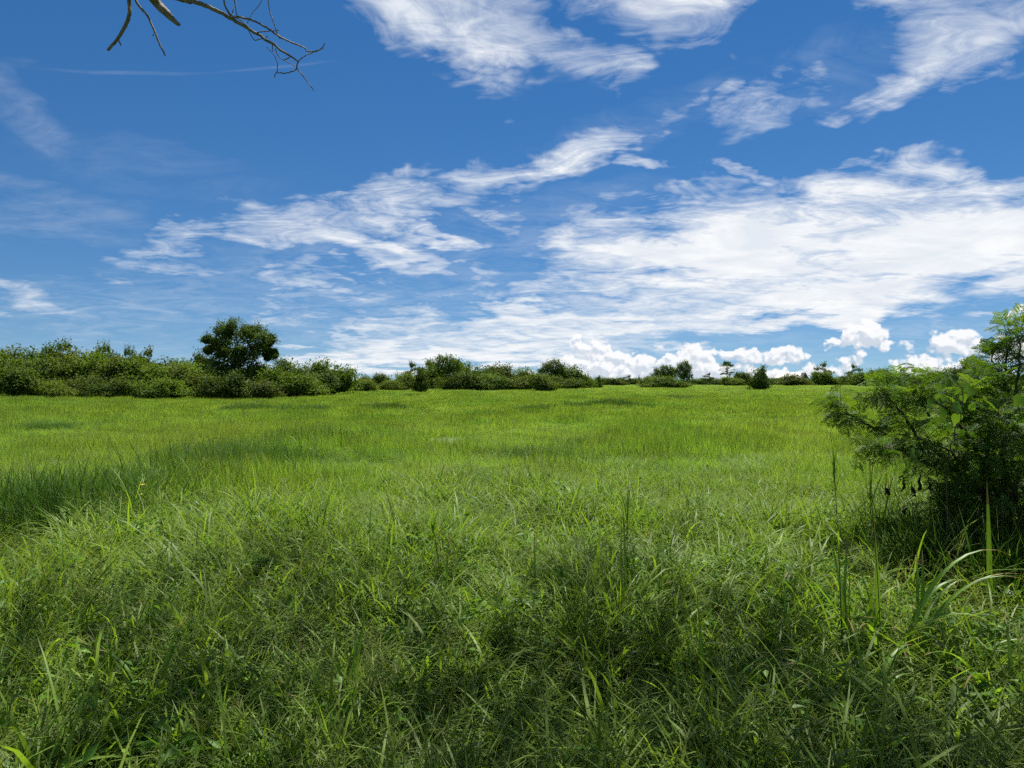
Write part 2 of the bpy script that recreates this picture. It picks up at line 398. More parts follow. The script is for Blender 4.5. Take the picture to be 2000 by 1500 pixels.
MT = {}
MT['meadow'] = leaf_mat('meadow_grass', (.088, .184, .031), (.156, .262, .048), (.205, .256, .046), trans=.48, patch=(.16, .8), rough=.6, spec=.2, tcol=(1.5, 1.6, .6))
MT['meadow_fine'] = leaf_mat('fine_grass', (.098, .172, .020), (.175, .240, .033), (.205, .215, .036), trans=.45, patch=(.35, .7), rough=.65, spec=.12, tcol=(1.45, 1.45, .6))
MT['broad'] = leaf_mat('broad_blade_grass', (.084, .162, .018), (.165, .245, .030), trans=.45, rough=.52, spec=.26, tcol=(1.45, 1.45, .6))
MT['big_blade'] = leaf_mat('guinea_grass_blade', (.085, .195, .020), (.150, .270, .030), trans=.52, rough=.42, spec=.35, inst=False)
MT['seed'] = leaf_mat('grass_panicle', (.12, .17, .05), (.22, .25, .09), trans=.3, rough=.7, spec=.1)
MT['straw'] = leaf_mat('dry_straw', (.12, .095, .045), (.24, .19, .085), trans=.25, rough=.7, spec=.1)
MT['herb'] = leaf_mat('herb_leaf', (.050, .140, .016), (.120, .230, .026), trans=.4, rough=.5, spec=.25)
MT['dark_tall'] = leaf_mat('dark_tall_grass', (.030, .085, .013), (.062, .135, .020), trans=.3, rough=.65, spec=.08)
MT['pale_head'] = leaf_mat('pale_grass_head', (.09, .14, .06), (.15, .20, .09), trans=.25, rough=.6, spec=.1)

# ------------------------------------------------------------------ the ground
def make_ground():
    m = bpy.data.materials.new('meadow_soil'); m.use_nodes = True
    t = m.node_tree; ln = t.links.new; p = t.nodes['Principled BSDF']; p.inputs['Roughness'].default_value = .9
    geo = t.nodes.new('ShaderNodeNewGeometry')
    n1 = t.nodes.new('ShaderNodeTexNoise'); n1.inputs['Scale'].default_value = .16; n1.inputs['Detail'].default_value = 6
    n2 = t.nodes.new('ShaderNodeTexNoise'); n2.inputs['Scale'].default_value = 9.0; n2.inputs['Detail'].default_value = 6
    ln(geo.outputs['Position'], n1.inputs['Vector']); ln(geo.outputs['Position'], n2.inputs['Vector'])
    a = t.nodes.new('ShaderNodeMix'); a.data_type = 'RGBA'; a.inputs['A'].default_value = (.065, .105, .022, 1); a.inputs['B'].default_value = (.105, .150, .030, 1)
    ln(n1.outputs['Fac'], a.inputs['Factor'])
    b = t.nodes.new('ShaderNodeMix'); b.data_type = 'RGBA'; b.inputs['B'].default_value = (.060, .045, .025, 1)
    mr = t.nodes.new('ShaderNodeMapRange'); mr.inputs[1].default_value = .5; mr.inputs[2].default_value = .7; mr.inputs[4].default_value = .7
    ln(n2.outputs['Fac'], mr.inputs[0]); ln(mr.outputs[0], b.inputs['Factor']); ln(a.outputs['Result'], b.inputs['A'])
    ln(b.outputs['Result'], p.inputs['Base Color'])
    bp = t.nodes.new('ShaderNodeBump'); bp.inputs['Strength'].default_value = .8; bp.inputs['Distance'].default_value = .05
    ln(n2.outputs['Fac'], bp.inputs['Height']); ln(bp.outputs[0], p.inputs['Normal'])
    rr = np.concatenate([[0.0], np.geomspace(.6, 9000, 110)]); na = 160
    aa = np.linspace(0, 2*math.pi, na, endpoint=False)
    x = (rr[1:, None]*np.cos(aa)).ravel(); y = (rr[1:, None]*np.sin(aa)).ravel()
    V = np.concatenate([[[0, 0, float(gz(0, 0))]], np.stack([x, y, gz(x, y)], 1)])
    mb = MB()
    i = np.arange(len(rr)-2)[:, None]*na+1; k = np.arange(na)[None]; k2 = (k+1) % na
    Fq = np.stack([i+k, i+na+k, i+na+k2, i+k2], -1).reshape(-1, 4)
    mb.add(V, Fq); mb.add(V[:na+1], np.stack([np.zeros(na, int), 1+np.arange(na), 1+(np.arange(na)+1) % na], 1))
    g = mb.build('ground', m); tag(g, kind='structure', label='green meadow ground running out to the horizon', cat='ground')
make_ground()

# ------------------------------------------------------------------ grass: tufts scattered with geometry nodes
def proto(name, mb, mats):
    return bpy.data.objects.new(name, mb.mesh(name, mats))       # not linked: only a source for the scatter
def scatter(name, protos, P, rot, scl, var):
    """one object; every point of P carries one copy of protos[var]"""
    me = bpy.data.meshes.new(name); me.vertices.add(len(P)); me.vertices.foreach_set('co', np.asarray(P, float).ravel())
    for nm, ty, arr in (('rot', 'FLOAT_VECTOR', rot), ('scl', 'FLOAT_VECTOR', scl)):
        a = me.attributes.new(nm, ty, 'POINT'); a.data.foreach_set('vector', np.asarray(arr, float).ravel())
    a = me.attributes.new('kindno', 'INT', 'POINT'); a.data.foreach_set('value', np.asarray(var, np.int32))
    o = bpy.data.objects.new(name, me); COL.objects.link(o)
    g = bpy.data.node_groups.new(name+'_scatter', 'GeometryNodeTree')
    g.interface.new_socket('Geometry', in_out='INPUT', socket_type='NodeSocketGeometry')
    g.interface.new_socket('Geometry', in_out='OUTPUT', socket_type='NodeSocketGeometry')
    nn = g.nodes.new; gi = nn('NodeGroupInput'); go = nn('NodeGroupOutput'); jn = nn('GeometryNodeJoinGeometry')
    def attr(nm, ty):
        n = nn('GeometryNodeInputNamedAttribute'); n.data_type = ty; n.inputs['Name'].default_value = nm
        return n.outputs['Attribute']
    ra = attr('rot', 'FLOAT_VECTOR'); sa = attr('scl', 'FLOAT_VECTOR'); ka = attr('kindno', 'INT')
    er = nn('FunctionNodeEulerToRotation'); g.links.new(ra, er.inputs[0])
    for i, pr in enumerate(protos):
        oi = nn('GeometryNodeObjectInfo'); oi.inputs['Object'].default_value = pr; oi.inputs['As Instance'].default_value = True
        cp = nn('FunctionNodeCompare'); cp.data_type = 'INT'; cp.operation = 'EQUAL'
        ins = [s for s in cp.inputs if s.type == 'INT']; g.links.new(ka, ins[0]); ins[1].default_value = i
        ip = nn('GeometryNodeInstanceOnPoints')
        g.links.new(gi.outputs[0], ip.inputs['Points']); g.links.new(cp.outputs[0], ip.inputs['Selection'])
        g.links.new(oi.outputs['Geometry'], ip.inputs['Instance']); g.links.new(er.outputs[0], ip.inputs['Rotation']); g.links.new(sa, ip.inputs['Scale'])
        g.links.new(ip.outputs[0], jn.inputs[0])
    g.links.new(jn.outputs[0], go.inputs[0])
    md = o.modifiers.new('scatter', 'NODES'); md.node_group = g
    return o

def panicle(mb, rng, base, h, lean, mi_stem=0, mi_head=1, spread=1.0, nray=14):
    hd = rng.uniform(0, 6.283)
    P = blades(mb, rng, 1, [base], (h, h), (lean, lean), (.1, .5), (.0022, .003), 5, head=[hd], mi=mi_stem, prof=lambda t: np.full(len(t), 1.0)) if False else \
        blades(mb, rng, 1, [base], (h, h), (.0025, .0035), (lean, lean), (.1, .5), 5, head=[hd], mi=mi_stem, prof=lambda t: np.full(len(t), 1.0))
    P = P[0]
    for k in range(nray):
        t = rng.uniform(.62, 1.0)*5; i = min(int(t), 4); q = P[i] + (P[i+1]-P[i])*(t-i)
        ln = rng.uniform(.05, .11)*spread*(1.25-.2*t/5)
        R = blades(mb, rng, 1, [q], (ln, ln), (.0016, .0022), (.5, 1.3), (.1, .8), 2, mi=mi_head, prof=lambda t: np.full(len(t), 1.0))[0]
        n = 4; tt = rng.uniform(.25, 1, n)
        pts = np.array([R[0]+(R[2]-R[0])*x for x in tt]) + rng.normal(0, .004, (n, 3))
        leaf_cloud(mb, rng, pts, .007, asp=.5, mi=mi_head)

def near_tile(seed, fine, arch, seedy, herb, wide, R=.5):
    """half a square metre of mixed wild grass; numbers say how many tufts of each sort"""
    r = RS(seed); mb = MB()
    def tufts(n, f):
        for c in disc(r, n, R)*np.array([1, 1, 0]): f(c, r.uniform(.75, 1.3), r.normal(0, .12), r.uniform(0, 6.28))
    def f_fine(c, s, l, h):
        blades(mb, r, 26, c+disc(r, 26, .12), (.14*s, .38*s), (.0040, .0075), (.02, .7), (.2, 1.7), 3, mi=0 if wide else 5)
    def f_arch(c, s, l, h):
        blades(mb, r, 20, c+disc(r, 20, .09), (.22*s, .54*s), (.009, .020), (.1, .95), (.5, 2.2), 5, mi=1)
    def f_seed(c, s, l, h):
        for k in range(3): panicle(mb, r, c+disc(r, 1, .09)[0], r.uniform(.36, .56)*s, r.uniform(.05, .45), 0, 3, nray=11)
    def f_herb(c, s, l, h):
        n = 16; b = c+disc(r, n, .09); b[:, 2] = r.uniform(.06, .30, n)*s
        leaf_cloud(mb, r, b, .05*s, np.tile([0, 0, 1.0], (n, 1)), .45, mi=4)
    def f_wide(c, s, l, h):
        blades(mb, r, 8, c+disc(r, 8, .06), (.32*s, .68*s), (.015, .028), (.1, .9), (.7, 2.4), 6, mi=1)
    tufts(fine, f_fine); tufts(arch, f_arch); tufts(seedy, f_seed); tufts(herb, f_herb); tufts(wide, f_wide)
    n = 85 if wide else 8; blades(mb, r, n, disc(r, n, R), (.12, .34), (.003, .007), (.4, 1.45), (.2, 1.0), 2, mi=2)
    return proto('meadow_tile', mb, [MT['meadow_fine'], MT['broad'], MT['straw'], MT['seed'], MT['herb'], MT['meadow']])
NEAR = [near_tile(10+k, *a) for k, a in enumerate([
    (20, 40, 1, 12, 8), (16, 46, 2, 10, 12), (8, 52, 1, 16, 18), (5, 46, 1, 12, 28), (12, 38, 7, 14, 10), (14, 32, 4, 26, 9), (8, 36, 1, 50, 10), (105, 14, 1, 2, 0)])]
def patch_proto(seed, n, R, L_, W_, mats, name, n2=0, segs=3, curl=(.2, 1.3)):
    r = RS(seed); mb = MB()
    blades(mb, r, n, disc(r, n, R), L_, W_, (.02, .45), curl, segs)
    if n2: blades(mb, r, n2, disc(r, n2, R), (L_[0]*1.2, L_[1]*1.25), (W_[0]*.6, W_[1]*.6), (.02, .3), (.1, .6), segs, mi=1)
    return proto(name, mb, mats)
MID = [patch_proto(100+k, 1000, .75, (.16, .36), (.006, .012), [MT['meadow'], MT['meadow_fine']], 'mid_patch', 120) for k in range(4)]
FAR = [patch_proto(120+k, 420, 1.0, (.18, .36), (.022, .05), [MT['meadow'], MT['meadow_fine']], 'far_patch', 40) for k in range(4)]

def view_points(rng, d0, d1, per, margin=1.25, power=0.0):
    """random points of the wedge in front of the camera between two distances, per = points per square metre at d"""
    pts = []
    edges = np.geomspace(d0, d1, max(2, int(math.log(d1/d0)/.12)))
    for a, b in zip(edges[:-1], edges[1:]):
        h0 = .80*margin
        area = h0*(b*b-a*a)
        n = rng.poisson(area*per((a+b)/2))
        yy = np.sqrt(rng.uniform(a*a, b*b, n)); xx = rng.uniform(-h0, h0, n)*yy
        pts.append(np.stack([xx, yy], 1))
    return np.concatenate(pts)
def lump(x, y, s, seed):
    r = RS(seed); v = 0
    for k in range(7):
        a = r.uniform(0, 6.28); f = r.uniform(.5, 1.7)/s
        v = v + np.sin((x*math.cos(a)+y*math.sin(a))*f*6.28 + r.uniform(0, 6.28))
    return v/2.6
def jitter_grid(rng, x0, x1, y0, y1, step):
    gx, gy = np.meshgrid(np.arange(x0, x1, step), np.arange(y0, y1, step))
    return gx.ravel()+rng.uniform(-.4, .4, gx.size)*step, gy.ravel()+rng.uniform(-.4, .4, gx.size)*step
def grass_near():
    r = RS(5)
    x, y = jitter_grid(r, -14, 14, -4, 14.5, .46)
    keep = (np.abs(x) < 3.5+np.maximum(y, 0)*.95) & ((y < 11.5) | (r.uniform(0, 1, len(x)) < (14.5-y)/3.2))
    x, y = x[keep], y[keep]; n = len(x)
    l1 = lump(x, y, 1.6, 1); l2 = lump(x, y, 1.1, 2); l3 = lump(x, y, 2.4, 3); l4 = lump(x, y, .8, 4)
    near = np.clip((10.0-y)/4.5, 0, 1)
    w = np.stack([(.6+.5*l4)*(near+.12), (.8+.5*l2)*near, (.9+.8*l1)*near, (.9+.9*l3)*near, (.25+.6*l2)*near, (.2+.5*l3)*near, (.2+.4*l1)*near, 2.2*(1-near)+.05], 1).clip(0.02, None)
    w /= w.sum(1)[:, None]; c = np.cumsum(w, 1); u = r.uniform(0, 1, n)[:, None]
    var = (u > c).sum(1).clip(0, 7)
    s = r.uniform(.85, 1.2, n)
    hgt = s*r.uniform(.66, 1.08, n)*(1+.22*l3)*np.clip(1.0-y*.008, .88, 1.0)
    rot = np.stack([r.normal(0, .09, n), r.normal(0, .09, n), r.uniform(0, 6.283, n)], 1)
    o = scatter('grass', NEAR, np.stack([x, y, gz(x, y)-.01], 1), rot, np.stack([s, s, hgt], 1), var)
    tag(o, 'rank wild grass with seed heads in the shaded front of the meadow', 'grass', kind='stuff')
    print('NEAR', n)
grass_near()
def grass_field():
    r = RS(6)
    A = view_points(r, 9.0, 30.0, lambda d: 2.6 if d < 18 else 1.7, 1.2)
    B = view_points(r, 24.0, 420.0, lambda d: 1.0/np.clip(d/75, .75, 4.0)**2, 1.12)
    x, y = np.concatenate([A, B]).T; n = len(x); na = len(A)
    var = np.where(np.arange(n) < na, r.randint(0, 4, n), 4+r.randint(0, 4, n))
    l = lump(x, y, 9.0, 8); l2 = lump(x, y, 3.0, 9)
    s = np.where(np.arange(n) < na, r.uniform(.8, 1.3, n), np.clip(y/75, .75, 4.0)*r.uniform(.8, 1.2, n))
    hz = np.where(np.arange(n) < na, s, 1.0)*r.uniform(.7, 1.2, n)*(1+.30*l+.26*l2).clip(.4, 1.9)
    rot = np.stack([r.normal(0, .06, n), r.normal(0, .06, n), r.uniform(0, 6.283, n)], 1)
    rot[na:, :2] *= .2
    o = scatter('meadow_grass', MID+FAR, np.stack([x, y, gz(x, y)-.02], 1), rot, np.stack([s, s, hz], 1), var)
    tag(o, 'bright green sunlit grass covering the open field', 'grass', kind='stuff')
    print('GRASS', n)
grass_field()

# ------------------------------------------------------------------ taller dark grass standing in the field
TALL = [patch_proto(140+k, 420, .7, (.35, .80), (.008, .016), [MT['dark_tall'], MT['pale_head']], 'tall_patch', 26, 4, (.3, 1.4)) for k in range(3)]
TALLF = [patch_proto(150+k, 260, .9, (.35, .75), (.03, .06), [MT['dark_tall'], MT['pale_head']], 'tall_far_patch', 24, 3, (.2, 1.0)) for k in range(3)]
def tall_patch(px, py, wpx, dep, label, n=None, h=1.0, ang=0.0, seed=0, far=False):
    """px,py: where it stands; wpx: half its width in the picture; dep: half its depth in metres"""
    r = RS(300+seed)
    x0, y0 = ground_at(px, py, .25); a = wpx/F*y0
    if n is None: n = int(max(6, a*dep*math.pi*(1.6 if far else 3.8)))
    u = r.normal(0, .45, (n, 2)); u = u[np.hypot(*u.T) < 1.15]; n = len(u)
    c, s_ = math.cos(ang), math.sin(ang)
    x = x0 + u[:, 0]*a*c - u[:, 1]*dep*s_; y = y0 + u[:, 0]*a*s_ + u[:, 1]*dep*c
    s = r.uniform(.8, 1.2, n); e = (1.05-.35*np.hypot(*u.T))
    hz = h*s*e*r.uniform(.8, 1.15, n)
    rot = np.stack([r.normal(0, .07, n), r.normal(0, .07, n), r.uniform(0, 6.283, n)], 1)
    o = scatter('tall_grass_patch', TALLF if far else TALL, np.stack([x, y, gz(x, y)-.02], 1), rot, np.stack([s, s, hz], 1), r.randint(0, 3, n))
    tag(o, label, 'tall grass', 'darker patches of tall grass in the field', 'stuff')
tall_patch(90, 1000, 170, 1.1, 'long dark stand of tall grass at the left edge of the field', h=1.2, ang=.35, seed=1)
tall_patch(310, 950, 140, 1.1, 'dark tall grass running on behind the yellow flowers', h=1.1, ang=.5, seed=2)
tall_patch(470, 900, 140, 1.5, 'grey-topped tall grass left of the middle of the field', h=1.0, ang=.6, seed=3)
tall_patch(585, 868, 90, 1.5, 'darkest end of the slanting band of tall grass', h=1.05, ang=.3, seed=4)
tall_patch(80, 833, 95, 1.6, 'low dull patch of grass near the far left hedge', h=.6, seed=5)
tall_patch(480, 797, 50, 2.0, 'small dark grass patch below the tall tree', h=.8, seed=6, far=True)
tall_patch(600, 795, 70, 2.0, 'thin dark strip of grass right of the tall tree', h=.75, seed=7, far=True)
tall_patch(750, 793, 55, 2.2, 'dark grass strip in front of the gap in the hedge', h=.8, seed=8, far=True)
tall_patch(1040, 796, 45, 2.0, 'small dark grass patch before the middle thicket', h=.7, seed=9, far=True)
tall_patch(1195, 789, 80, 2.6, 'wide dark grass patch with a pale top in mid field', h=.95, seed=10, far=True)
tall_patch(1320, 775, 60, 3.0, 'faint dark streak of grass far out in the field', h=.7, seed=11, far=True)
tall_patch(930, 945, 130, .7, 'broad faint swell of darker grass in the middle of the field', n=22, h=.5, seed=12)
tall_patch(1060, 888, 70, .8, 'round dark tuft patch right of the middle of the field', n=18, h=.58, seed=13)
tall_patch(1165, 862, 60, 1.0, 'small dark tuft beyond the round one in mid field', n=14, h=.6, seed=14)

# ------------------------------------------------------------------ shrubs and trees
GREENS = {
    'dark':   leaf_mat('shrub_leaf_dark', (.034, .072, .011), (.085, .140, .018), trans=.26, rough=.65, spec=.15),
    'mid':    leaf_mat('shrub_leaf_mid', (.050, .105, .012), (.125, .200, .022), trans=.28, rough=.65, spec=.15),
    'yellow': leaf_mat('shrub_leaf_yellowish', (.070, .120, .016), (.140, .195, .030), trans=.3, rough=.65, spec=.15),
    'olive':  leaf_mat('shrub_leaf_olive', (.052, .088, .016), (.110, .145, .026), trans=.26, rough=.65, spec=.15),
}
BARK = bark_mat('shrub_bark', (.05, .038, .026), (.12, .095, .07))
def crown_points(rng, n, lobes, ncl, spread, shell=.72):
    """leaf positions gathered in clumps that sit on the skin of a few lobes (centre, radii)"""
    vol = np.array([l[1][0]*l[1][1]*l[1][2] for l in lobes])**.66; vol /= vol.sum()
    C = []; Nn = []
    for (c, rad), v in zip(lobes, vol):
        k = max(4, int(ncl*v))
        d_ = rng.normal(0, 1, (k, 3)); d_ /= np.linalg.norm(d_, axis=1)[:, None]
        d_[:, 2] = np.where(d_[:, 2] < -.55, -d_[:, 2], d_[:, 2])
        r_ = rng.uniform(shell**3, 1.06, k)**(1/3); r_ = np.where(rng.uniform(0, 1, k) < .16, rng.uniform(1.05, 1.28, k), r_)
        C.append(np.array(c) + d_*r_[:, None]*np.array(rad)); Nn.append(d_)
    C = np.concatenate(C); Nn = np.concatenate(Nn)
    size = rng.uniform(.6, 1.5, len(C)); ton = rng.uniform(0, 1, len(C))
    i = rng.choice(len(C), n, p=size/size.sum())
    q = rng.normal(0, 1, (n, 3))*np.array([1.0, 1.0, .7])
    P = C[i] + q*spread*size[i][:, None]
    nr = Nn[i]*.6 + np.array([0, 0, .7])
    return P, nr, np.clip(ton[i]*.6 + rng.uniform(0, .4, n), 0, 1), C
def sprigs(mb, rng, tops, ln, leaf, mi=0):
    """leafy shoots that stand out of the crown"""
    for t in tops:
        d_ = np.array([rng.normal(0, .35), rng.normal(0, .35), 1.0]); d_ /= np.linalg.norm(d_)
        l = ln*rng.uniform(.6, 1.3); k = int(9*rng.uniform(.7, 1.3))
        u = np.linspace(.1, 1, k)
        P = np.array(t) + d_*(u*l)[:, None] + rng.normal(0, leaf*.55, (k, 3))*(1.15-u*.7)[:, None]
        leaf_cloud(mb, rng, P, leaf, asp=.5, mi=mi)
def make_shrub(seed, lobes, n=3600, leaf=.085, ncl=70, spread=.12, nsprig=14, sprig=.2, trunk=True, name='shrub', core=1.0):
    """unit shrub: about 1 high, 1 half-width"""
    r = RS(seed); root = empty(name, (0, 0, 0))
    mb = MB(); P, nr, tn, C = crown_points(r, n, lobes, ncl, spread)
    P[:, 2] = np.maximum(P[:, 2], .02)
    leaf_cloud(mb, r, P, leaf, nr, .55, tn)
    for c, rad in lobes:                                            # inner leaves that close the crown, toned darker to paint in its shade
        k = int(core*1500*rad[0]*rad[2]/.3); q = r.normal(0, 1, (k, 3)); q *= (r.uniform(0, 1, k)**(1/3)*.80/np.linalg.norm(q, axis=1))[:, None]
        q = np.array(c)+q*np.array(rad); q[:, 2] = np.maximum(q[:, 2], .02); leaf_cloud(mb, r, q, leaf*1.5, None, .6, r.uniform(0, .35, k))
    up = C[C[:, 2] > np.percentile(C[:, 2], 62)]
    sprigs(mb, r, up[r.choice(len(up), nsprig)], sprig, leaf*.85)
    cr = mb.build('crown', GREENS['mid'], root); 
    mb = MB()
    for k in range(5 if trunk else 3):
        e = C[r.randint(len(C))]*np.array([.8, .8, .9])
        p, q = smooth_path([(r.normal(0, .05), r.normal(0, .05), -.05), (e[0]*.4, e[1]*.4, e[2]*.45), e], [.045, .028, .008], 3, r, .01)
        tube(mb, p, q, 5)
    mb.build('trunk', BARK, root)
    return root
SHRUBS = [
    make_shrub(1, [((0, 0, .45), (.9, .8, .5)), ((-.45, .1, .4), (.5, .5, .4)), ((.5, -.1, .38), (.5, .5, .38))]),
    make_shrub(2, [((0, 0, .5), (.75, .7, .5)), ((.35, 0, .62), (.45, .45, .36)), ((-.5, 0, .3), (.5, .5, .32))]),
    make_shrub(3, [((-.2, 0, .42), (.8, .7, .42)), ((.45, .05, .5), (.5, .5, .48))], ncl=60),
    make_shrub(4, [((0, 0, .35), (1.0, .8, .36)), ((.1, 0, .6), (.5, .5, .38)), ((-.6, 0, .3), (.4, .4, .3))], n=4000, nsprig=22),
    make_shrub(5, [((0, 0, .5), (.62, .6, .5)), ((0, 0, .3), (.8, .75, .32))], spread=.10, n=4200, nsprig=30, sprig=.2),
    make_shrub(6, [((-.35, 0, .5), (.55, .5, .46)), ((.3, .1, .42), (.62, .55, .42)), ((0, 0, .25), (.95, .7, .26))], ncl=90, spread=.1),
]
# taller growth, open below
TREES = [
    make_shrub(11, [((0, 0, .72), (.56, .5, .26)), ((-.42, 0, .55), (.42, .4, .25)), ((.42, .05, .6), (.42, .4, .27)), ((0, 0, .3), (.5, .45, .28))], n=5200, leaf=.06, ncl=90, spread=.075, nsprig=40, sprig=.15, name='tree', core=.5),
    make_shrub(12, [((.16, 0, .76), (.42, .4, .22)), ((-.34, 0, .6), (.42, .4, .25)), ((.42, 0, .5), (.38, .35, .25)), ((0, 0, .28), (.48, .4, .27))], n=4800, leaf=.06, ncl=80, spread=.07, nsprig=44, sprig=.17, name='tree', core=.35),
    # feathery, flat tiers with gaps
    make_shrub(13, [((-.3, 0, .62), (.3, .3, .07)), ((.25, 0, .78), (.34, .3, .07)), ((0, 0, .94), (.24, .24, .06)), ((.4, 0, .5), (.3, .3, .08)), ((-.1, .1, .45), (.3, .3, .08))], n=1500, leaf=.06, ncl=46, spread=.05, nsprig=14, sprig=.14, name='tree', core=.3),
]
USED = set()
def place(kind, i, px, d_, top, wpx, col, label, cat='shrub', group=None, name=None, rz=None, base=None, dep=1.0):
    """px: picture column, d_: distance, top: picture row of the top, wpx: half-width in the picture"""
    src = (SHRUBS if kind == 's' else TREES)[i]
    o = copy_tree(src); o.name = name or src.name.split('.')[0]
    x = (px-1000)/F*d_; z = float(gz(x, d_)) if base is None else base
    h = CAMZ + (HOR-top)/F*d_ - z; w = wpx/F*d_
    o.location = (x, d_, z); r = RS(int(px*7+d_*13)+9000); o.rotation_euler = (0, 0, r.uniform(-.5, .5) + (math.pi if r.uniform() < .5 else 0) if rz is None else rz)
    o.scale = (w*1.08, min(w, h*.9)*dep, h*1.04)
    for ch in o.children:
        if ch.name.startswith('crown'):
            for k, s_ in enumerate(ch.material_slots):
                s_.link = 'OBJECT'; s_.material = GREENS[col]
    tag(o, label, cat, group)
    return o
HG = 'bushes of the hedge along the field'
# the back of the hedge on the left (one green mass, front to back)
r_ = RS(77)
BACK = 'shrub on the skyline of the left hedge, %s counted from the left'
ORD = ['first', 'second', 'third', 'fourth', 'fifth', 'sixth', 'seventh', 'eighth', 'ninth', 'tenth', 'eleventh', 'twelfth', 'thirteenth', 'fourteenth', 'fifteenth', 'sixteenth', 'seventeenth', 'eighteenth', 'nineteenth', 'twentieth', 'twenty-first']
for k, px in enumerate(range(-60, 400, 40)):
    t0 = np.interp(px, [-350, 0, 120, 200, 300, 420], [684, 691, 697, 700, 703, 715])
    place('s', r_.randint(6), px+r_.uniform(-12, 12), 80+r_.uniform(-3, 6), t0+r_.uniform(-5, 7), r_.uniform(52, 78), ['mid', 'olive', 'mid', 'dark'][k % 4], BACK % ORD[k], group='massed back of the left hedge', name='hedge_shrub')
for k, px in enumerate(range(-70, 420, 50)):
    t0 = np.interp(px, [-350, 0, 120, 200, 300, 420], [695, 704, 708, 712, 716, 726])
    place('s', r_.randint(6), px+r_.uniform(-14, 14), 73+r_.uniform(-2, 2), t0+r_.uniform(-6, 8), r_.uniform(50, 70), ['yellow', 'mid', 'olive', 'mid'][k % 4], '%s shrub in the middle tier of the left hedge, %s from the left' % (['pale', 'green', 'dull', 'green'][k % 4], ORD[k]), group='middle tier of the left hedge', name='hedge_shrub')
# front row, left to right
for px, d_, top, w, i, c, lab in [
    (-60, 66, 735, 60, 0, 'mid', 'bush where the hedge leaves the picture on the left'),
    (35, 66, 726, 55, 1, 'mid', 'leafy bush at the far left end of the hedge front'),
    (105, 65, 748, 58, 3, 'yellow', 'low yellow-green bush at the foot of the left hedge'),
    (165, 67, 738, 46, 5, 'olive', 'brownish olive bush low in the left hedge'),
    (215, 64, 745, 44, 2, 'dark', 'dark bush at the foot of the hedge left of the pale one'),
    (262, 64, 750, 50, 0, 'mid', 'rounded bush at the foot of the hedge with deep shade below'),
    (325, 64, 744, 60, 3, 'mid', 'bright spreading bush low in the hedge left of the tall tree'),
    (392, 66, 738, 38, 1, 'yellow', 'light bush between the spreading bush and the tall tree'),
    (440, 63, 730, 46, 5, 'dark', 'dark rounded bush in front of the tall tree'),
    (500, 65, 748, 46, 0, 'olive', 'low dull bush under the right side of the tall tree'),
    (560, 72, 726, 52, 2, 'mid', 'green bush sloping down right of the tall tree'),
    (592, 74, 740, 40, 3, 'mid', 'low spreading bush beside the sloping one'),
    (625, 80, 733, 44, 1, 'dark', 'dark bush left of the pointed willowy bush'),
    (712, 96, 742, 24, 0, 'yellow', 'small yellowish bush at the end of the left hedge'),
    (762, 105, 745, 26, 3, 'yellow', 'low weedy bush in the gap of the hedge'),
    (790, 108, 733, 30, 1, 'yellow', 'pale bush at the left end of the middle thicket'),
    (822, 92, 728, 20, 4, 'dark', 'small upright dark bush standing out into the field'),
    (905, 112, 731, 46, 3, 'dark', 'dark bush at the foot of the highest middle shrub'),
    (960, 114, 734, 44, 0, 'mid', 'bush low in the middle thicket, left of its centre'),
    (1010, 116, 737, 40, 5, 'olive', 'dull olive bush low in the middle thicket'),
    (1055, 110, 734, 30, 1, 'yellow', 'yellowish rounded bush near the right of the middle thicket'),
    (1105, 126, 738, 40, 2, 'mid', 'bush at the right foot of the middle thicket'),
    (1270, 150, 738, 22, 0, 'yellow', 'pale low bush left of the wide dark hedge bush'),
    (1302, 148, 738, 50, 3, 'mid', 'wide low bush below the pair of dark trees'),
    (1430, 210, 738, 22, 2, 'yellow', 'light bush at the foot of the fan palm'),
    (1485, 118, 723, 25, 4, 'dark', 'lone round dark bush standing in the far field'),
    (1452, 220, 730, 24, 1, 'dark', 'dark bush between the palm and the lone round bush'),
    (1550, 215, 733, 32, 3, 'olive', 'bush in front of the grey roofed house'),
    (1608, 200, 729, 28, 1, 'mid', 'bush right of the house with a shoot on top'),
    (1650, 220, 736, 18, 0, 'dark', 'little dark bush left of the rounded far shrub'),
    (1700, 190, 723, 40, 5, 'mid', 'rounded far shrub behind the tip of the near bush'),
    (1675, 205, 732, 24, 2, 'dark', 'dark bush just left behind the rounded far shrub'),
    (1760, 200, 730, 36, 0, 'dark', 'dark far bush seen through the near bush, left one'),
    (1810, 200, 732, 36, 3, 'dark', 'dark far bush seen through the near bush, right one'),
    (1870, 205, 722, 40, 1, 'dark', 'tall dark far bush behind the near bush'),
    (1940, 205, 722, 46, 5, 'dark', 'dark far bush behind the feathery shoot'),
    (2060, 205, 722, 60, 2, 'dark', 'dark far bush beyond the right edge'),
]:
    place('s', i, px, d_, top, w, c, lab, group=HG, name='bush')
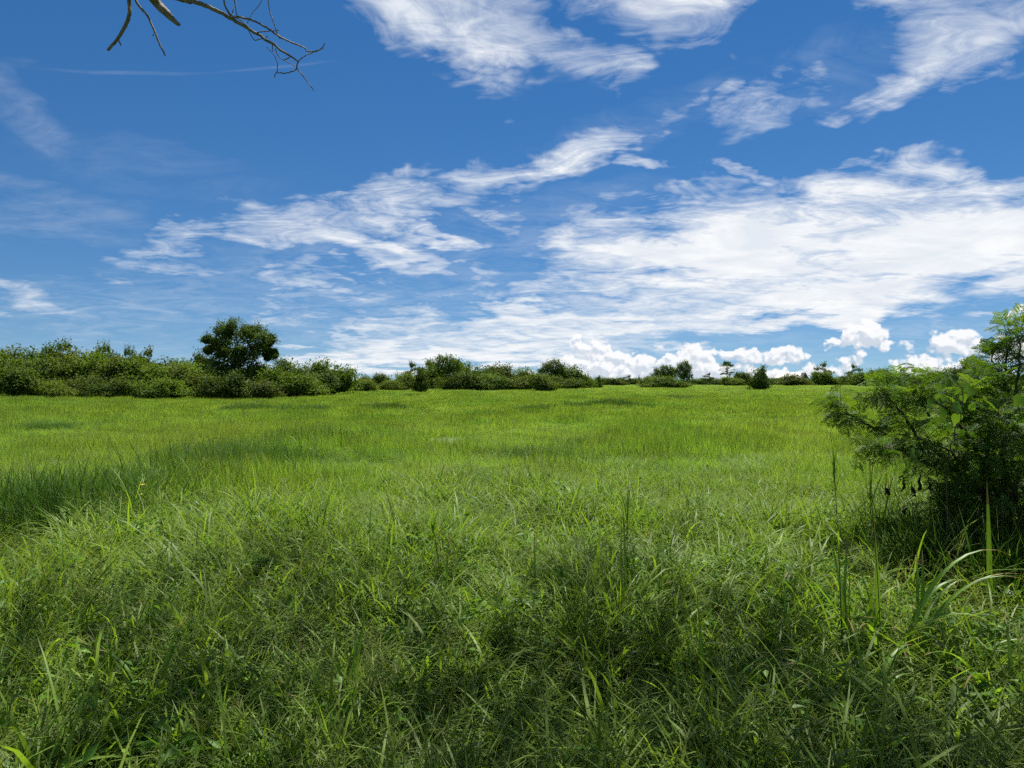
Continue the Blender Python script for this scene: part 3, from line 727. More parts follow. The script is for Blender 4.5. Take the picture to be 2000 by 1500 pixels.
# taller shrubs behind them
for px, d_, top, w, kd, i, c, lab, g in [
    (650, 84, 711, 44, 's', 2, 'mid', 'pointed willowy bush at the right end of the left hedge', HG),
    (600, 86, 715, 40, 's', 5, 'mid', 'bush behind, between the tall tree and the willowy bush', HG),
    (530, 82, 708, 38, 's', 2, 'mid', 'bush just behind the right foot of the tall tree', HG),
    (395, 84, 700, 30, 's', 1, 'dark', 'bush just behind the left foot of the tall tree', HG),
    (742, 190, 732, 20, 's', 0, 'dark', 'distant round tree seen in the gap of the hedge', None),
    (712, 200, 736, 16, 's', 3, 'dark', 'small distant tree left in the gap of the hedge', None),
    (806, 118, 713, 34, 't', 2, 'dark', 'thin tiered sapling left of the highest middle shrub', None),
    (870, 122, 698, 42, 't', 0, 'mid', 'highest rounded shrub in the middle thicket', None),
    (845, 120, 722, 34, 's', 4, 'mid', 'leafy bush at the left of the highest middle shrub', HG),
    (925, 128, 715, 36, 's', 2, 'mid', 'bush right behind the highest middle shrub', HG),
    (970, 130, 719, 40, 's', 1, 'olive', 'bush in the middle of the thicket with small shoots', HG),
    (1020, 132, 724, 34, 's', 3, 'mid', 'low bush in the saddle of the middle thicket', HG),
    (1080, 134, 706, 34, 't', 1, 'dark', 'dark shrub with a bare topped shoot right in the thicket', None),
    (1110, 136, 720, 40, 's', 0, 'mid', 'bush falling away at the right end of the middle thicket', HG),
    (1135, 138, 733, 26, 's', 5, 'mid', 'last low bush of the middle thicket', HG),
    (1168, 150, 738, 12, 's', 4, 'dark', 'tiny dark bush just right of the middle thicket', HG),
    (120, 84, 677, 60, 't', 2, 'mid', 'feathery treetop above the left hedge, the widest', 'feathery treetops above the left hedge'),
    (92, 83, 683, 44, 't', 2, 'mid', 'feathery treetop above the left hedge, leftmost', 'feathery treetops above the left hedge'),
    (200, 82, 681, 50, 't', 2, 'mid', 'feathery treetop above the left hedge, in its middle', 'feathery treetops above the left hedge'),
    (255, 82, 688, 40, 't', 2, 'mid', 'pale feathery treetop above the left hedge, right of the middle one', 'feathery treetops above the left hedge'),
    (288, 84, 689, 42, 't', 2, 'olive', 'feathery treetop above the left hedge, nearest the tall tree', 'feathery treetops above the left hedge'),
    (1300, 190, 716, 26, 't', 0, 'dark', 'spreading dark tree, left of a close pair', None),
    (1336, 185, 708, 21, 't', 1, 'dark', 'loose dark tree, right of a close pair', None),
    (1384, 230, 731, 19, 't', 2, 'olive', 'small thin pale tree between the dark pair and the palm', None),
    (1228, 240, 735, 22, 't', 2, 'dark', 'tiny distant tree left of the wide hedge bush', None),
    (1608, 205, 713, 30, 't', 2, 'dark', 'dark shoot of a sapling above the bush beside the house', None),
    (1668, 210, 716, 26, 't', 2, 'dark', 'thin dark treetop behind the rounded far shrub', None),
    (1722, 210, 724, 30, 't', 1, 'dark', 'dark tree behind the right side of the rounded far shrub', None),
    (1905, 190, 700, 36, 't', 1, 'dark', 'dark far tree behind the feathery shoot', None),
]:
    place(kd, i, px, d_, top, w, c, lab, 'tree' if kd == 't' else 'shrub', g, name=None if kd == 't' else 'bush')
# weeds along the foot of the far right hedge
for k, px in enumerate(list(range(1175, 1300, 24)) + list(range(1360, 1480, 24)) + list(range(1500, 1700, 30))):
    place('s', k % 6, px, 240+r_.uniform(-15, 15), 740+r_.uniform(-2, 2), 22, ['mid', 'olive', 'dark'][k % 3], 'low far scrub bush on the horizon, %s of them counting rightward from the middle thicket' % ORD[k], group='low far scrub', name='scrub_bush')

# the tall tree on the left
def tall_tree():
    d_ = 78.0; x = (466-1000)/F*d_; z = float(gz(x, d_)); H = CAMZ+(HOR-630)/F*d_ - z; k = d_/F
    root = empty('broadleaf_tree', (x, d_, z)); r = RS(21)
    P0 = lambda px, py: ((px-466)*k, 0, CAMZ-z+(HOR-py)*k)
    lob = []
    for px, py, rx, rz_, dy in [(466, 672, 54, 36, 0), (424, 680, 24, 24, .6), (508, 676, 26, 30, -.5), (446, 650, 22, 16, -.8), (486, 646, 24, 14, .6), (440, 705, 34, 28, 0), (520, 690, 12, 20, .4), (410, 664, 14, 10, -.6), (534, 690, 10, 12, .3), (452, 637, 10, 8, .2), (404, 684, 10, 10, .3), (478, 700, 30, 24, -.6), (500, 730, 36, 18, -.5), (450, 738, 50, 24, 0), (528, 664, 10, 16, 0)]:
        c = P0(px, py); lob.append(((c[0], dy, c[2]), (rx*k, rx*k*.8, rz_*k)))
    mb = MB(); P, nr, tn, C = crown_points(r, 19000, lob, 190, .24, .6)
    leaf_cloud(mb, r, P, .2, nr, .5, tn)
    for c, rad in lob:
        k = 600; q = r.normal(0, 1, (k, 3)); q *= (r.uniform(0, 1, k)**(1/3)*.82/np.linalg.norm(q, axis=1))[:, None]
        leaf_cloud(mb, r, np.array(c)+q*np.array(rad), .3, None, .6, r.uniform(0, .3, k))  # inner leaves, with shade put into their darker tone
    up = C[C[:, 2] > np.percentile(C[:, 2], 60)]; sprigs(mb, r, up[r.choice(len(up), 110)], .85, .17)
    mb.build('crown', GREENS['dark'], root)
    mb = MB(); tube(mb, *smooth_path([(0, 0, -.1), (.1, 0, 1.2), (0, .1, 2.6), (.1, 0, 3.6)], [.28, .22, .19, .14], 4, r, .03), sides=8)
    mb.build('trunk', BARK, root)
    for q in range(9):
        e = C[r.randint(len(C))]*.92; mb = MB()
        s0 = r.uniform(1.4, 3.2)
        tube(mb, *smooth_path([(.05, .05, s0), (e[0]*.45, e[1]*.45, s0+(e[2]-s0)*.55), e], [.11, .07, .02], 4, r, .03), sides=6)
        mb.build('limb', BARK, root)
    tag(root, 'tall round-topped tree rising out of the left hedge', 'tree')
tall_tree()
for rt in SHRUBS+TREES:                                            # the patterns the copies were made from
    for ch in list(rt.children): bpy.data.objects.remove(ch)
    bpy.data.objects.remove(rt)

# ------------------------------------------------------------------ fan palm
def fan_palm():
    d_ = 260.0; px0 = 1420; x = (px0-1000)/F*d_; z = float(gz(x, d_)); k = d_/F; top = CAMZ+(HOR-723)/F*d_-z
    root = empty('fan_palm', (x, d_, z)); r = RS(9)
    mb = MB(); tube(mb, *smooth_path([(0, 0, -.2), (.1, 0, top*.5), (0, 0, top)], [.30, .24, .22], 5), sides=9); mb.build('trunk', BARK, root)
    pm = leaf_mat('palm_frond', (.030, .060, .022), (.055, .095, .035), trans=.15, rough=.5)
    for q in range(30):
        az = q*2.4+r.uniform(-.2, .2); el = np.interp(q/29, [0, 1], [-.75, 1.35])+r.normal(0, .1); ln = r.uniform(1.9, 2.8)
        d3 = np.array([math.cos(az)*math.cos(el), math.sin(az)*math.cos(el), math.sin(el)])
        c0 = np.array([0, 0, top]); c1 = c0+d3*ln
        mb = MB(); tube(mb, [c0, c1], [.05, .03], 4, .2)
        sd_ = np.cross(d3, [0, 0, 1.0]); sd_ /= np.linalg.norm(sd_)+1e-6; up = np.cross(sd_, d3)
        V = [c1]; nseg = 13
        for j in range(nseg):
            w = -1.75+3.5*j/(nseg-1); R = r.uniform(.8, 1.05)
            for o_, rr in ((-.1, .62), (0, 1.0), (.1, .62)):
                V.append(c1 + (d3*math.cos(w+o_) + sd_*math.sin(w+o_))*R*rr*1.5 + up*(.12*math.cos(3*(w+o_))) - np.array([0, 0, .12*rr]))
        Fq = []
        for j in range(nseg): a = 1+3*j; Fq += [(0, a, a+1), (0, a+1, a+2)]
        for j in range(nseg-1): a = 3+3*j; Fq.append((0, a, a+1))
        mb.add(V, Fq, r.uniform(0, 1)); mb.build('frond', pm, root)
    tag(root, 'dark fan palm standing alone against the clouds', 'palm tree')
fan_palm()

# ------------------------------------------------------------------ house, mast and poles on the horizon
def house():
    d_ = 300.0; k = d_/F; x0 = (1512-1000)*k; x1 = (1577-1000)*k; zg = float(gz(545*k, d_))
    eave = CAMZ+(HOR-739)*k; rid = CAMZ+(HOR-726.5)*k; D = 9.0
    root = empty('house', ((x0+x1)/2, d_, zg)); cx = (x0+x1)/2; hw = (x1-x0)/2
    wall = plain_mat('rendered_wall', (.42, .40, .37)); roof = plain_mat('grey_roof_sheet', (.36, .345, .34), .5, .1, 1.0); dark = plain_mat('dark_gable', (.07, .06, .065))
    glass = plain_mat('window_glass', (.03, .035, .04), .1)
    e = eave-zg; h = rid-zg
    mb = MB()
    V = [(-hw+.5, .5, -.3), (hw-.5, .5, -.3), (hw-.5, D-.5, -.3), (-hw+.5, D-.5, -.3), (-hw+.5, .5, e), (hw-.5, .5, e), (hw-.5, D-.5, e), (-hw+.5, D-.5, e)]
    mb.add(V, [(0, 1, 5, 4), (1, 2, 6, 5), (2, 3, 7, 6), (3, 0, 4, 7)]); mb.build('wall', wall, root, smooth=False)
    mb = MB(); xr = hw-1.2                                         # ridge, the slope towards us long and pale
    V = [(-hw, 0, e-.1), (hw, 0, e-.1), (hw, D, e-.1), (-hw, D, e-.1), (-xr*.55, D/2, h), (xr, D/2, h)]
    mb.add(V, [(0, 1, 5, 4), (2, 3, 4, 5), (3, 0, 4), (1, 2, 5), (3, 2, 1, 0)]); rf = mb.build('roof', roof, root, smooth=False)
    mb = MB(); g0 = hw*.62
    V = [(g0, -.6, e-.25), (hw+.6, -.6, e-.25), ((g0+hw+.6)/2, -.6, h-.25), (g0, 3, e-.25), (hw+.6, 3, e-.25), ((g0+hw+.6)/2, 3.6, h-.25)]
    mb.add(V, [(0, 1, 2)]); mb.add(V, [(0, 2, 5, 3), (1, 4, 5, 2)]); mb.build('gable', dark, root, smooth=False)
    for wx in (-hw*.55, -.1*hw, hw*.35):
        mb = MB(); V = [(wx-.6, .46, .9), (wx+.6, .46, .9), (wx+.6, .46, 2.1), (wx-.6, .46, 2.1), (wx-.6, .52, .9), (wx+.6, .52, .9), (wx+.6, .52, 2.1), (wx-.6, .52, 2.1)]
        mb.add(V, [(0, 1, 2, 3), (1, 0, 4, 5), (2, 1, 5, 6), (3, 2, 6, 7), (0, 3, 7, 4)]); mb.build('window', glass, root, smooth=False)
    mb = MB(); tube(mb, [(-.02*hw, D/2, h-.1), (-.02*hw, D/2, h+1.2)], [.05, .03], 5); mb.build('aerial', dark, rf)
    tag(root, 'pale grey roofed house half hidden behind far bushes', 'house')
    # second roof, farther left
    d2 = 420.0; k = d2/F; xx = (1208-1000)*k; zg = float(gz(xx, d2)); h = CAMZ+(HOR-739.0)*k-zg; e = h-1.1; hw = 26*k
    root = empty('farm_shed', (xx, d2, zg)); D = 10
    mb = MB(); V = [(-hw, 0, -.3), (hw, 0, -.3), (hw, D, -.3), (-hw, D, -.3), (-hw, 0, e), (hw, 0, e), (hw, D, e), (-hw, D, e)]
    mb.add(V, [(0, 1, 5, 4), (1, 2, 6, 5), (2, 3, 7, 6), (3, 0, 4, 7)]); mb.build('wall', wall, root, smooth=False)
    mb = MB(); V = [(-hw-.4, -.4, e+.02), (hw+.4, -.4, e+.02), (hw+.4, D+.4, e+.02), (-hw-.4, D+.4, e+.02), (-hw*.5, D/2, h), (hw*.5, D/2, h)]
    mb.add(V, [(0, 1, 5, 4), (2, 3, 4, 5), (3, 0, 4), (1, 2, 5), (3, 2, 1, 0)]); mb.build('roof', plain_mat('blue_grey_roof', (.17, .19, .24), .5), root, smooth=False)
    tag(root, 'long low blue-grey shed roof on the horizon right of the middle thicket', 'shed')
    pole = plain_mat('weathered_pole', (.09, .09, .095))
    for px, dd, top, w0, w1, lab, nm, ct in [(1278, 230, 729, .16, .12, 'plain dark post standing behind the wide far bush', 'utility_pole', 'pole')]:
        k = dd/F; x = (px-1000)*k; zg = float(gz(x, dd)); h = CAMZ+(HOR-top)*k-zg
        root = empty(nm, (x, dd, zg)); mb = MB(); tube(mb, [(0, 0, -.3), (0, 0, h*.5), (0, 0, h)], [w0, (w0+w1)/2, w1], 7); mb.build('shaft', pole, root)
        mb = MB(); tube(mb, [(-.4, 0, h-.25), (.4, 0, h-.25)], [.05, .05], 5); mb.build('crossarm', pole, root)
        tag(root, lab, ct)
    # slim pointed conifer
    dd = 250; k = dd/F; x = (1248-1000)*k; zg = float(gz(x, dd)); h = CAMZ+(HOR-732)*k-zg
    root = empty('conifer', (x, dd, zg)); r = RS(4); mb = MB(); n = 900
    u = r.uniform(0, 1, n)**.7; a = r.uniform(0, 6.28, n); rr = (1-u)*.62*np.sqrt(r.uniform(.3, 1, n))
    leaf_cloud(mb, r, np.stack([rr*np.cos(a), rr*np.sin(a), .3+u*(h-.3)], 1), .22, asp=.4); mb.build('crown', GREENS['dark'], root)
    mb = MB(); tube(mb, [(0, 0, -.2), (0, 0, h*.9)], [.09, .02], 5); mb.build('trunk', BARK, root)
    tag(root, 'tiny slim pointed conifer on the horizon', 'tree')
house()

# ------------------------------------------------------------------ the tree overhead, whose dead branches hang into view
DEAD = bark_mat('dead_wood', (.10, .085, .070), (.26, .23, .195), 30.0, .6)
def overhanging_tree():
    r = RS(31); root = empty('overhanging_tree', (-5.2, .3, 0))
    o = Vector(root.location)
    Y0 = 4.4
    def A(px, py, dy=0.0): return at(px, py, Y0+dy) - o
    mb = MB(); tube(mb, *smooth_path([(0, 0, -.2), (.05, .05, 1.2), (.2, 0, 2.6), (.35, .1, 4.2), (.5, .3, 5.6)], [.34, .26, .23, .2, .16], 5, r, .02), sides=12); mb.build('trunk', BARK, root)
    crown_c = []
    def limb(pts, rad):
        mb = MB(); tube(mb, *smooth_path(pts, rad, 6, r, .015), sides=9); mb.build('limb', BARK, root)
    limb([(.45, .2, 5.0), (1.6, 1.6, 5.9), (3.2, 3.6, 6.6), (5.0, 5.6, 7.4), (6.2, 7.4, 8.2)], [.15, .13, .10, .07, .03])
    limb([(.4, .2, 4.6), (2.2, .5, 5.9), (4.6, .8, 6.8), (7.0, 1.2, 7.4), (9.5, 1.8, 7.8)], [.14, .12, .09, .06, .03])
    limb([(.5, .3, 5.4), (1.0, 2.5, 7.0), (1.6, 5.2, 8.4), (2.2, 7.4, 9.4)], [.14, .11, .07, .03])
    limb([(.3, .1, 4.4), (-1.2, 1.8, 5.8), (-2.4, 4.2, 7.2)], [.12, .09, .04])
    limb([(.4, .1, 4.8), (.6, -2.0, 6.4), (1.2, -4.0, 7.4)], [.12, .09, .04])
    # dead wood in view
    def dead(pts, rad, name='dead_branch', parent=None, k=6, jit=.0012, sides=7):
        mb = MB(); p, q = smooth_path(pts, rad, k, r, jit); tube(mb, p, q, sides); return mb.build(name, DEAD, parent or root)
    s = Y0/F
    # hooked branch
    b1 = dead([A(255, -330, -.3), A(246, -120, -.1), A(252, -10), A(255, 25), A(246, 52), A(230, 78), A(212, 99)], [.028, .018, 6*s*.62, 6*s*.6, 6*s*.58, 6*s*.5, 5*s*.5])
    dead([A(232, 78), A(238, 90)], [.006, .004], 'twig', b1, 2)
    # thin drooping branch
    b2 = dead([A(240, -200, -.2), A(258, -40), A(270, 8), A(288, 30), A(303, 62), A(314, 90), A(324, 110)], [.016, .011, .008, .007, .0062, .0055, .0042])
    dead([A(302, 68), A(300, 72)], [.004, .003], 'twig', b2, 2)
    # thick broken stub
    dead([A(180, -260, -.6), A(250, -80, -.3), A(302, 0), A(325, 25), A(341, 42), A(352, 50)], [.075, .055, 10*s*.9, 9*s*.85, 6*s*.8, 3*s])
    # long twiggy branch
    main = [A(60, -150, -.5), A(220, -40, -.2), A(345, -2), A(390, 8), A(430, 25), A(470, 48), A(510, 72), A(550, 98), A(583, 121)]
    b3 = dead(main, [.04, .028, 4.6*s, 4.3*s, 3.8*s, 3.3*s, 2.8*s, 2.2*s, 1.5*s], jit=.002)
    tw = lambda pts, w0, w1: dead(pts, list(np.linspace(w0*s*.8, w1*s*.8, len(pts))), 'twig', b3, 5, .0012, 5)
    tw([A(452, 36), A(470, 35, -.05), A(495, 42, -.1), A(520, 55, -.12), A(545, 72, -.14), A(570, 84, -.15), A(594, 94, -.16), A(600, 101, -.16), A(612, 102, -.17), A(628, 96, -.18), A(635, 86, -.2)], 2.8, 1.1)
    tw([A(583, 121), A(594, 112, .02), A(606, 106, .03), A(624, 99, .04), A(633, 95, .05)], 1.3, .9)
    tw([A(583, 121), A(581, 134, .02), A(590, 146, .03), A(602, 162, .05), A(614, 178, .06)], 1.9, 1.0)
    tw([A(581, 134, .02), A(570, 141, 0), A(554, 144, -.02), A(541, 143, -.03), A(537, 152, -.03)], 1.7, 1.1)
    tw([A(541, 143, -.03), A(543, 128, -.05), A(538, 112, -.06), A(528, 100, -.08), A(521, 93, -.1)], 1.2, .7)
    tw([A(538, 96), A(545, 112, .03), A(556, 119, .04), A(572, 127, .03), A(581, 132, .02)], 1.2, .9)
    tw([A(555, 119, .03), A(566, 113, .01)], 1.4, 1.2)
    tw([A(533, 87), A(533, 102, .03)], 1.4, .9)
    tw([A(452, 34), A(443, 18, -.04), A(437, 0, -.08), A(430, -40, -.15)], 2.4, 1.8)
    tw([A(452, 30), A(466, 38, .05), A(482, 50, .08), A(488, 64, .1), A(498, 79, .12), A(512, 77, .12), A(524, 72, .1)], 1.7, 1.0)
    tw([A(455, 26), A(461, 10, .05), A(459, -10, .08), A(452, -40, .12)], 1.5, 1.1)
    tw([A(464, 34), A(460, 10, -.06), A(456, -20, -.1)], 1.2, .9)
    tw([A(502, 65), A(525, 62, -.05), A(545, 60, -.08)], 1.5, 1.0)
    tw([A(548, 76, -.12), A(541, 64, -.1), A(537, 50, -.08), A(529, 28, -.06), A(525, 0, -.05), A(522, -40, -.05)], 1.6, 1.1)
    tw([A(484, 46, .05), A(492, 30, .1), A(505, 14, .14), A(514, 0, .18), A(530, -30, .2)], 1.0, .8)
    # living crown overhead (above the picture), which throws the shade over the front of the meadow
    ox, oy = o.x, o.y
    mb = MB()
    nc = 2300; kx = SUNV.x/SUNV.z; ky = SUNV.y/SUNV.z              # clumps of leaves, thinning out towards the crown's rim
    tx = r.uniform(-9.5, 9.0, nc*3); ty = r.uniform(-4.0, 7.4, nc*3)
    edge = 6.4 + .7*np.sin(tx*.9+1.0) + .5*np.sin(tx*2.1) - np.clip((tx-1.2)/2.0, 0, 1)*2.3
    keep = r.uniform(0, 1, nc*3) < np.clip((edge-ty)/4.2, 0, 1)*np.clip(.8+.14*lump(tx, ty, 2.2, 61), .3, 1)
    tx, ty = tx[keep][:nc], ty[keep][:nc]; nc = len(tx)
    zb = (CAMZ + .62*np.maximum(ty, 0) + .9)/(1-.62*ky); z = np.maximum(zb, 5.6) + r.uniform(0, 2.6, nc)
    C = np.stack([tx+kx*z-ox, ty+ky*z-oy, z], 1)
    ii = r.randint(0, nc, 26000)
    P = C[ii] + r.normal(0, .24, (26000, 3))*np.array([1, 1, .6])
    W_ = P + np.array([ox, oy, 0])
    P = P[W_[:, 2] > CAMZ + .62*np.maximum(W_[:, 1], 0) + .55]
    leaf_cloud(mb, r, P, .2, None, .55)
    mb.build('crown', GREENS['mid'], root)
    tag(root, 'tree whose bare dead branches hang into the sky at upper left', 'tree')
overhanging_tree()

# ------------------------------------------------------------------ the feathery bush on the right
def compound_leaf(r, npin=4, nl=6, ln=.125, pl=.075, lf=.021):
    """one twice-divided leaf along +X, drooping a little; returns vertices, faces, tone"""
    V = []; Fq = []
    def quad(c, d_, s_, l, w):
        i = len(V); V.extend([c, c+d_*l*.45+s_*w, c+d_*l, c+d_*l*.45-s_*w]); Fq.append((i, i+1, i+2, i+3))
    for k in range(npin):
        u = (k+1)/npin; p0 = np.array([ln*u, 0, -.35*ln*u*u])
        for sg in (-1, 1):
            a = math.radians(62-14*u + r.uniform(-8, 8)); dr = r.uniform(-.25, .1)
            d_ = np.array([math.cos(a), sg*math.sin(a), dr-r.uniform(0, .45)]); d_ /= np.linalg.norm(d_)
            L_ = pl*(1-.45*abs(u-.45))*r.uniform(.85, 1.1)
            n_ = np.cross([0, 0, 1.0], d_); n_ /= np.linalg.norm(n_)
            for j in range(nl):
                t = (j+1)/nl; c = p0 + d_*L_*t + np.array([0, 0, -.25*L_*t*t])
                for s2 in (-1, 1):
                    e = n_*s2*.9 + d_*.45 + np.array([0, 0, r.uniform(-.2, .3)]); e /= np.linalg.norm(e)
                    quad(c, e, np.cross(e, [0, 0, 1.0])*1.0, lf*(1-.3*t), lf*.27)
    return np.array(V), np.array(Fq)
BUSHG = leaf_mat('feathery_leaf', (.034, .092, .014), (.080, .155, .022), trans=.36, rough=.6, spec=.2, inst=False)
BUSHG2 = leaf_mat('feathery_leaf_lit', (.070, .155, .018), (.130, .225, .026), trans=.42, rough=.6, spec=.2, inst=False)  # lighter leaf colour that paints sunlight on upper twigs and branch tips
def feathery_bush():
    r = RS(41); Y0 = 6.4
    bx, by = (1935-1000)/F*Y0, Y0+.3
    root = empty('feathery_bush', (bx, by, float(gz(bx, by)))); o = Vector(root.location)
    leaves = [compound_leaf(r) for k in range(6)]
    A = lambda px, py, dy=0.0: np.array(at(px, py, Y0+dy) - o)
    G = np.array([0, 0, -.05])
    mains = [  # control points in the picture, spread in depth
        [(-.05, 0), A(1900, 950), A(1800, 885), A(1720, 842), A(1665, 812), A(1632, 792)],
        [(-.1, 0), A(1880, 940, .1), A(1790, 850, .1), A(1750, 790, .1), A(1715, 760, .1)],
        [(.0, .1), A(1900, 930, .4), A(1830, 830, .5), A(1780, 770, .5), A(1740, 745, .5)],
        [(-.1, -.1), A(1890, 960, -.4), A(1800, 900, -.6), A(1755, 880, -.7), A(1712, 872, -.8)],
        [(.1, .1), A(1930, 900, .2), A(1890, 810, .2), A(1850, 770, .2), A(1828, 742, .2)],
        [(.1, 0), A(1960, 900, 0), A(1962, 780, 0), A(1965, 700, 0), A(1968, 640, 0)],
        [(.2, .1), A(1990, 900, .3), A(2010, 780, .3), A(2025, 690, .3), A(2035, 650, .3)],
        [(.0, -.1), A(1920, 920, -.4), A(1880, 840, -.5), A(1850, 800, -.6), A(1800, 770, -.6)],
        [(.1, -.1), A(1960, 910, -.5), A(1930, 830, -.6), A(1910, 790, -.7), A(1900, 760, -.7)],
        [(.2, 0), A(2000, 910, -.2), A(2050, 820, -.2), A(2100, 760, -.2), A(2120, 730, -.2)],
        [(.2, .2), A(2010, 900, .8), A(2080, 800, .9), A(2160, 760, 1.0), A(2200, 730, 1.0)],
        [(.0, .2), A(1930, 900, 1.0), A(1900, 820, 1.1), A(1870, 770, 1.2), A(1860, 750, 1.2)],
        [(.1, .2), A(1960, 930, .6), A(1960, 860, .6), A(1975, 790, .7), A(1985, 750, .7)],
        [(.0, -.2), A(1930, 980, -.6), A(1890, 920, -.8), A(1850, 880, -.9), A(1810, 860, -.9)],
        [(.1, -.2), A(1980, 980, -.6), A(1960, 900, -.9), A(1960, 850, -1.0), A(1950, 810, -1.0)],
        [(.2, -.1), A(2030, 960, -.6), A(2060, 880, -.8), A(2080, 830, -.8), A(2090, 800, -.8)],
        [(.15, 0), A(1975, 900, -.2), A(1985, 780, -.2), A(1990, 700, -.2), A(1995, 640, -.2)],
        [(.1, .05), A(1945, 890, .1), A(1942, 800, .1), A(1940, 740, .1), A(1938, 690, .1)],
        [(.0, -.25), A(1940, 1040, -.6), A(1900, 1000, -.8), A(1870, 980, -.9)],
        [(.2, -.25), A(2000, 1040, -.6), A(1990, 990, -.8), A(1985, 940, -.9)],
        [(-.05, -.15), A(1915, 1030, -.3), A(1880, 1000, -.5), A(1850, 990, -.6)],
        [(.1, -.2), A(1965, 1030, -.4), A(1945, 960, -.7), A(1930, 900, -.9)],
        [(.2, .0), A(2000, 1000, 0), A(1990, 930, .1), A(1985, 860, .1)],
        [(.35, -.1), A(2060, 1020, -.5), A(2090, 960, -.7), A(2110, 920, -.8)],
    ]
    fol = [MB(), MB()]; nleaf = 0
    def put_leaf(p, d_, mbi, sc):
        nonlocal nleaf
        V, Fq = leaves[r.randint(6)]
        d_ = d_/np.linalg.norm(d_); s_ = np.cross([0, 0, 1.0], d_); s_ /= np.linalg.norm(s_)+1e-9; u = np.cross(d_, s_)
        a = r.normal(0, .5); s2 = s_*math.cos(a)+u*math.sin(a); u2 = np.cross(d_, s2)
        fol[mbi].add(p + sc*(V[:, :1]*d_ + V[:, 1:2]*s2 + V[:, 2:]*u2), Fq, np.clip(r.uniform(0, 1)*.6+r.uniform(0, .4, len(V)//4).repeat(4), 0, 1)); nleaf += 1
    for bi, pts in enumerate(mains):
        g = pts[0]; base = np.array([g[0], g[1], -.05])
        P, q = smooth_path([base] + pts[1:], [.028]+list(np.linspace(.02, .004, len(pts)-1)), 6, r, .008)
        br = MB(); tube(br, P, q, 6); bo = br.build('branch', BARK, root)
        P = np.array(P); n = len(P); upright = bi in (5, 6, 16, 17)
        tw = MB()
        for i in range(int(n*(.28 if not upright else .32)), n):
            d0 = P[min(i+1, n-1)]-P[max(i-1, 0)]; d0 /= np.linalg.norm(d0)
            u = i/n
            for k in range(2 if (u > .6 or r.uniform() < .4 or upright) else 1):
                dr = d0*.55 + r.normal(0, .62, 3)*np.array([1, 1, .7]) + np.array([-.1 if not upright else 0, -.1, .12])
                dr /= np.linalg.norm(dr); tl = r.uniform(.12, .40)*(1.1-.45*u)*(.55 if upright else 1)
                e = P[i] + dr*tl + np.array([0, 0, -.05*tl])
                tube(tw, [P[i], (P[i]+e)/2+r.normal(0, .01, 3), e], [.004, .003, .0015], 3, cap=False)
                lit_leaf = 1 if (e[2]+o.z > 1.3 and r.uniform() < .3) else 0
                for t in np.arange(.25, 1.01, .062/tl if tl > .1 else .5):
                    p = P[i] + (e-P[i])*t; dd = dr*.5 + r.normal(0, .6, 3)*np.array([1, 1, .6])
                    put_leaf(p, dd, lit_leaf, r.uniform(.7, 1.2))
        for k in range(5): put_leaf(P[-1], (P[-1]-P[-2])/np.linalg.norm(P[-1]-P[-2]) + r.normal(0, .45, 3), 1, r.uniform(.8, 1.2))
        tw.build('twig', BARK, bo)['kind'] = 'stuff'
    f0 = fol[0].build('foliage', BUSHG, root); f0['kind'] = 'stuff'
    f1 = fol[1].build('lit_foliage', BUSHG2, root); f1['kind'] = 'stuff'
    # shrivelled pods hanging below the lowest branch
    pod = plain_mat('dry_pod', (.018, .013, .011))
    for px, py in [(1730, 955), (1736, 960), (1765, 945), (1782, 955), (1787, 962), (1795, 940), (1798, 947), (1818, 948), (1830, 958), (1770, 993), (1834, 966), (1822, 957)]:
        p = A(px, py, r.uniform(-.7, -.4)); mb = MB()
        tube(mb, [p+(0, 0, .07), p+r.normal(0, .01, 3)+(0, 0, .03), p], [.0015, .004, .012], 5)
        tube(mb, [p, p+r.normal(0, .012, 3)+(0, 0, -.025), p+r.normal(0, .012, 3)+(0, 0, -.045)], [.013, .015, .005], 6)
        mb.build('seed_pod', pod, root)
    tag(root, 'feathery green bush with arching branches at the right edge', 'bush')
    print('BUSHLEAVES', nleaf)
    # broad-leaved vine climbing through it
    vm = leaf_mat('vine_leaf', (.042, .110, .015), (.085, .170, .022), trans=.42, rough=.4, inst=False)
    v0 = Vector(at(1850, 985, Y0-1.0)); vine = empty('climbing_vine', (v0.x, v0.y, float(gz(v0.x, v0.y)))); vo = np.array(vine.location)
    B = lambda px, py, dy=0.0: np.array(at(px, py, Y0+dy)) - vo
    stem = [np.array([0, 0, 0]), B(1850, 930, -1.0), B(1862, 860, -1.05), B(1880, 790, -1.05), B(1872, 750, -1.05), B(1850, 735, -1.05), B(1838, 760, -1.05)]
    P, q = smooth_path(stem, [.006, .005, .005, .004, .004, .003, .002], 6, r, .006); mb = MB(); tube(mb, P, q, 5); mb.build('stem', BARK, vine)
    def heart(p, d_, size, name='leaf', mat=vm, par=vine):
        d_ = np.array(d_, float); d_ /= np.linalg.norm(d_); n_ = r.normal(0, .35, 3)+np.array([-.1, -.8, .45]); s_ = np.cross(d_, n_); s_ /= np.linalg.norm(s_); u = np.cross(s_, d_)
        out = [(0, 0), (-.12, .2), (-.05, .4), (.2, .47), (.5, .36), (.8, .16), (1.05, 0)]
        V = [p + size*(d_*x + u*(-.15*x*x)) for x in (0, .2, .5, .8, 1.05)]; nm = len(V)
        Lv = [p + size*(d_*x + s_*y + u*(.16*y-.15*x*x)) for x, y in out[1:-1]]; Rv = [p + size*(d_*x - s_*y + u*(.16*y-.15*x*x)) for x, y in out[1:-1]]
        V = V+Lv+Rv; a, b = nm, nm+5
